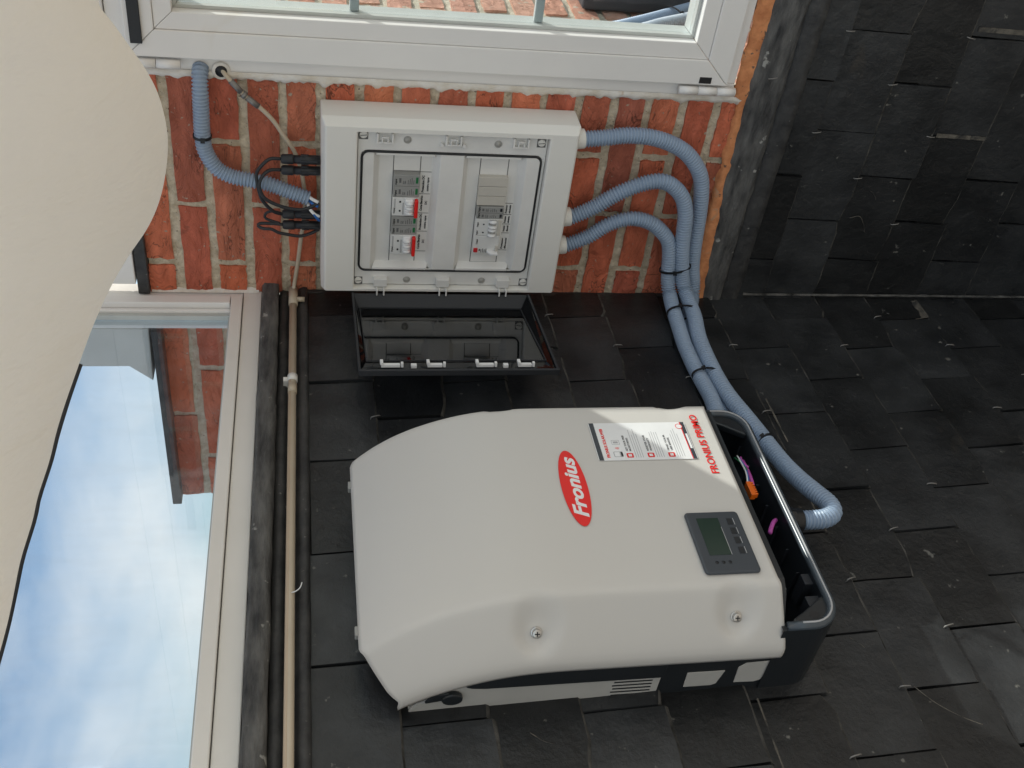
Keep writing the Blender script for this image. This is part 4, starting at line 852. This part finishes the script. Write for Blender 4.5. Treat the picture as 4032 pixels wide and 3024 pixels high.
# cable ties
def tie(c, axis, r, r2, label, long=None):
    """black strap round one tube (or an oval round two when `long` gives the offset direction)"""
    c = Vector(c); axis = Vector(axis).normalized(); u = Vector(long).normalized() if long else axis.orthogonal().normalized(); w_ = axis.cross(u)
    t_ = thing('cable_tie', c, label, 'cable tie', 'black cable ties')
    n = 26; wd = 0.0024; vs = []; fs = []
    for k in range(n):
        a = 2*pi*k/n; p = c+u*(r2 if long else r)*cos(a)+w_*r*sin(a)
        d = (p-c).normalized()
        vs += [p-axis*wd, p+axis*wd, p+d*0.0014+axis*wd, p+d*0.0014-axis*wd]
    for k in range(n):
        a, b = k*4, ((k+1) % n)*4
        for q in range(4): fs.append((a+q, a+(q+1) % 4, b+(q+1) % 4, b+q))
    m = MB(); m.add(vs, fs); m.build('strap', 'black', t_)
    hd = (CAM-c).normalized(); hd = (hd-axis*hd.dot(axis)).normalized()
    k = hd.dot(u); q = hd.dot(w_); s = 1/math.sqrt((k/(r2 if long else r))**2+(q/r)**2); p = c+hd*(s+0.0025)
    m = MB(); a = axis*0.0042; b = axis.cross(hd).normalized()*0.0040; h = hd*0.0022
    m.add([p-a-b-h, p+a-b-h, p+a+b-h, p-a+b-h, p-a-b+h, p+a-b+h, p+a+b+h, p-a+b+h], [(0,3,2,1),(4,5,6,7),(0,1,5,4),(1,2,6,5),(2,3,7,6),(3,0,4,7)]); m.build('head', 'black', t_)
    return t_
tie((-0.048, -0.113, -0.783), (0.0, 1.0, -0.22), 0.0178, 0.0340, 'black tie binding the conduits in front of the orange foam', (0, -0.22, -1))
tie((-0.120, -0.047, -0.797), (-1.0, 0.08, 0.0), 0.0185, 0.0365, 'black tie binding two conduits just past the brick corner', (0, 0, 1))
tie((-0.322, -0.038, -0.7915), (-1.0, 0.0, -0.02), 0.0190, 0.0330, 'black tie binding two conduits beside the inverter', (0, -0.1, 1))
tie((-0.535, -0.055, -0.838), (-1.0, -0.12, -0.08), 0.0166, 0.016, 'black tie round the single conduit under the inverter edge')
tie((-0.026, -0.373, 0.188), (0, 1, 0.03), 0.0158, 0.016, 'black tie round the conduit above the fuse box')
tie((0.388, -0.500, -0.810), (0.55, 0, -0.82), 0.018, 0.034, 'tie round the conduits behind the barred window', (0.82, 0, 0.55))

# ------------------------------------------------------------------ cables on the brick
m = MB(); cp = [(0.004, -0.500, 0.153), (-0.010, -0.488, 0.142), (-0.014, -0.470, 0.126), (-0.014, -0.452, 0.110), (-0.013, -0.432, 0.087), (-0.012, -0.405, 0.062), (-0.012, -0.375, 0.043), (-0.012, -0.344, 0.024), (-0.011, -0.312, 0.013), (-0.011, -0.279, 0.007), (-0.011, -0.235, 0.003), (-0.011, -0.192, 0.006), (-0.011, -0.141, 0.013), (-0.011, -0.097, 0.018), (-0.012, -0.060, 0.023), (-0.014, -0.035, 0.027), (-0.026, -0.024, 0.029)]
cx_ = thing('coaxial_cable', (-0.012, -0.26, 0.0), 'cream aerial cable from the window frame across the brick to the corner', 'cable')
m.tube(catmull(cp, 0.006), 0.0042, 10); m.build('sheath', 'coax_cream', cx_)
m = MB()
for a, b, r in (((-0.0145, -0.478, 0.133), (-0.0145, -0.458, 0.1155), 0.0058), ((-0.0145, -0.455, 0.1135), (-0.0145, -0.450, 0.108), 0.0072), ((-0.0145, -0.448, 0.106), (-0.0140, -0.431, 0.086), 0.0058)): m.cyl(a, b, r, 10)
m.build('connector', 'hook_steel', cx_)
for i, (d, lab) in enumerate(((0.345, 'black solar plug at the top of the fuse box, nearest the window'), (0.322, 'black solar plug at the top of the fuse box, beside the outer one'), (0.226, 'black solar plug just past the blue conduit end, upper of its pair'), (0.202, 'black solar plug at the top of the fuse box, nearest the corner'))):
    p = thing('solar_plug', (-0.050, -d, -0.0255), lab, 'plug', 'solar plugs on top of the fuse box')
    m = MB(); X = -0.050
    m.tube([(X, -d, 0.047), (X, -d, 0.044), (X, -d, 0.026), (X, -d, 0.024)], [0.0070, 0.0092, 0.0098, 0.0085], 10); m.build('cap_nut', 'black_soft', p)
    m = MB(); m.tube([(X, -d, 0.0238), (X, -d, 0.004), (X, -d, 0.002), (X, -d, -0.0255)], [0.0080, 0.0080, 0.0088, 0.0088], 12); m.build('barrel', 'black', p)
    m = MB(); m.box(X-0.0030, X+0.0030, -d-0.0100, -d+0.0100, -0.004, 0.010); m.box(X-0.0098, X-0.0070, -d-0.0026, -d+0.0026, -0.020, 0.012); m.build('lock_tab', 'black_soft', p, bevel=0.0008)
def wire(pts, r, mat, label): m = MB(); m.tube(catmull(pts, 0.004), r, 8); return m.build('wire', mat, label=label, cat='wire')
wire([(-0.050, -0.345, 0.046), (-0.054, -0.346, 0.067), (-0.060, -0.334, 0.083), (-0.062, -0.319, 0.092), (-0.063, -0.302, 0.0915), (-0.064, -0.286, 0.089), (-0.064, -0.266, 0.084), (-0.062, -0.248, 0.073), (-0.058, -0.234, 0.060), (-0.050, -0.226, 0.046)], 0.0034, 'black_soft', 'black loop of wire joining the outer plug to the inner pair')
wire([(-0.050, -0.322, 0.046), (-0.056, -0.324, 0.067), (-0.062, -0.316, 0.080), (-0.066, -0.301, 0.087), (-0.068, -0.287, 0.086), (-0.069, -0.273, 0.080), (-0.068, -0.262, 0.067), (-0.066, -0.253, 0.050), (-0.064, -0.247, 0.034), (-0.062, -0.244, 0.010), (-0.058, -0.249, -0.010), (-0.052, -0.257, -0.024)], 0.0034, 'black_soft', 'black wire looping from the second plug back into the fuse box')
wire([(-0.050, -0.202, 0.046), (-0.050, -0.204, 0.069), (-0.050, -0.2035, 0.090), (-0.052, -0.199, 0.0935), (-0.056, -0.196, 0.084), (-0.058, -0.196, 0.068), (-0.058, -0.189, 0.056), (-0.056, -0.184, 0.040), (-0.054, -0.179, 0.016), (-0.052, -0.183, -0.004), (-0.048, -0.192, -0.024)], 0.0032, 'black_soft', 'black wire bent back on itself above the innermost plug')
wire([(-0.050, -0.226, 0.045), (-0.046, -0.229, 0.064), (-0.044, -0.224, 0.077), (-0.044, -0.213, 0.080), (-0.046, -0.207, 0.066), (-0.050, -0.2045, 0.050)], 0.0028, 'black_soft', 'small black wire hoop between the two inner plugs')
wire([(-0.040, -0.262, -0.002), (-0.052, -0.262, -0.010), (-0.056, -0.256, -0.024)], 0.0034, 'white', 'white wire leaving the top conduit end, nearest the window')
wire([(-0.040, -0.255, -0.002), (-0.054, -0.252, -0.012), (-0.056, -0.247, -0.024)], 0.0032, 'wire_blue', 'blue wire entering the fuse box from the top conduit')
wire([(-0.042, -0.250, -0.001), (-0.058, -0.243, -0.006), (-0.060, -0.232, -0.016), (-0.056, -0.226, -0.0255)], 0.0032, 'white', 'white wire curling out of the top conduit towards the inner plugs')
wire([(-0.044, -0.246, -0.002), (-0.060, -0.236, -0.012), (-0.060, -0.222, -0.021), (-0.056, -0.216, -0.0255)], 0.0028, 'wire_blue', 'blue wire beside the inner plugs on top of the fuse box')

# ------------------------------------------------------------------ beige canopy
ED = [(0.25, -1.75, 0.32), (-0.05, -1.35, 0.272), (-0.30, -1.02, 0.256), (-0.437, -0.823, 0.253), (-0.475, -0.779, 0.252), (-0.486, -0.770, 0.241), (-0.513, -0.745, 0.216), (-0.533, -0.727, 0.197), (-0.556, -0.706, 0.181), (-0.582, -0.678, 0.171), (-0.601, -0.657, 0.168), (-0.623, -0.630, 0.171), (-0.647, -0.600, 0.180), (-0.666, -0.572, 0.195), (-0.683, -0.546, 0.216), (-0.703, -0.517, 0.237), (-0.720, -0.491, 0.252), (-0.742, -0.461, 0.267), (-0.765, -0.430, 0.281), (-0.791, -0.395, 0.296), (-0.817, -0.361, 0.309), (-0.836, -0.336, 0.317), (-0.864, -0.299, 0.332), (-0.880, -0.277, 0.338), (-0.910, -0.238, 0.353), (-0.936, -0.205, 0.362), (-0.968, -0.163, 0.374), (-1.016, -0.100, 0.396)]
kf = 0.86
ED = [CAM+(Vector(p)-CAM)*kf for p in ED]; ED.append(ED[-1]+(ED[-1]-ED[-2])*2.5)
ec = catmull(ED, 0.012)
bk = V(-fwd.x, -fwd.y, 0).normalized()
PR = [(-0.055, 0.30), (-0.050, 0.16), (-0.040, 0.075), (-0.028, 0.030), (-0.015, 0.009), (0.0, 0.0), (0.016, 0.004), (0.034, 0.016), (0.058, 0.036), (0.09, 0.064), (0.13, 0.100), (0.18, 0.148), (0.24, 0.206), (0.31, 0.276), (0.40, 0.37), (0.55, 0.53), (0.75, 0.70), (1.0, 0.88), (1.4, 1.08), (1.9, 1.22)]  # last rows reach overhead out of view, extended to cut sky light
m = MB(); m.smooth = True; vs = []
for i, p in enumerate(ec):
    s = i*0.012
    for j, (a, b) in enumerate(PR):
        q = p+bk*a+V(0, 0, b)
        if a > 0.01:
            fold = 0.010*sin(s*9.0+a*6)*min(1, a*6)+0.007*nz(s*5+a*3, a*9, 0, 1.7)*min(1, a*8)+0.004*nz(s*14-a*6, a*16, 4, 1.0)
            q += V(0, 0, fold)
        vs.append(q)
k = len(PR); n = len(ec); fs = [(i*k+j, (i+1)*k+j, (i+1)*k+j+1, i*k+j+1) for i in range(n-1) for j in range(k-1)]
m.add(vs, fs)
cn = thing('canopy', tuple(ec[len(ec)//2]), 'beige fabric canopy sagging in front of the wall, nearest the viewer', 'canopy')
cl = m.build('cloth', 'fabric', cn)
ss = cl.modifiers.new('smooth', 'SUBSURF'); ss.levels = 1; ss.render_levels = 1
pk = CAM+(V(-0.765, -0.430, 0.281)-CAM)*kf; i0 = min(range(len(ec)), key=lambda i: (ec[i]-pk).length)
m = MB(); m.tube([p+V(0, 0, 0.002)-bk*0.005 for p in ec[i0:]], 0.0026, 6); m.build('piping', 'black_soft', cn, label='dark piping along the rising edge of the canopy')
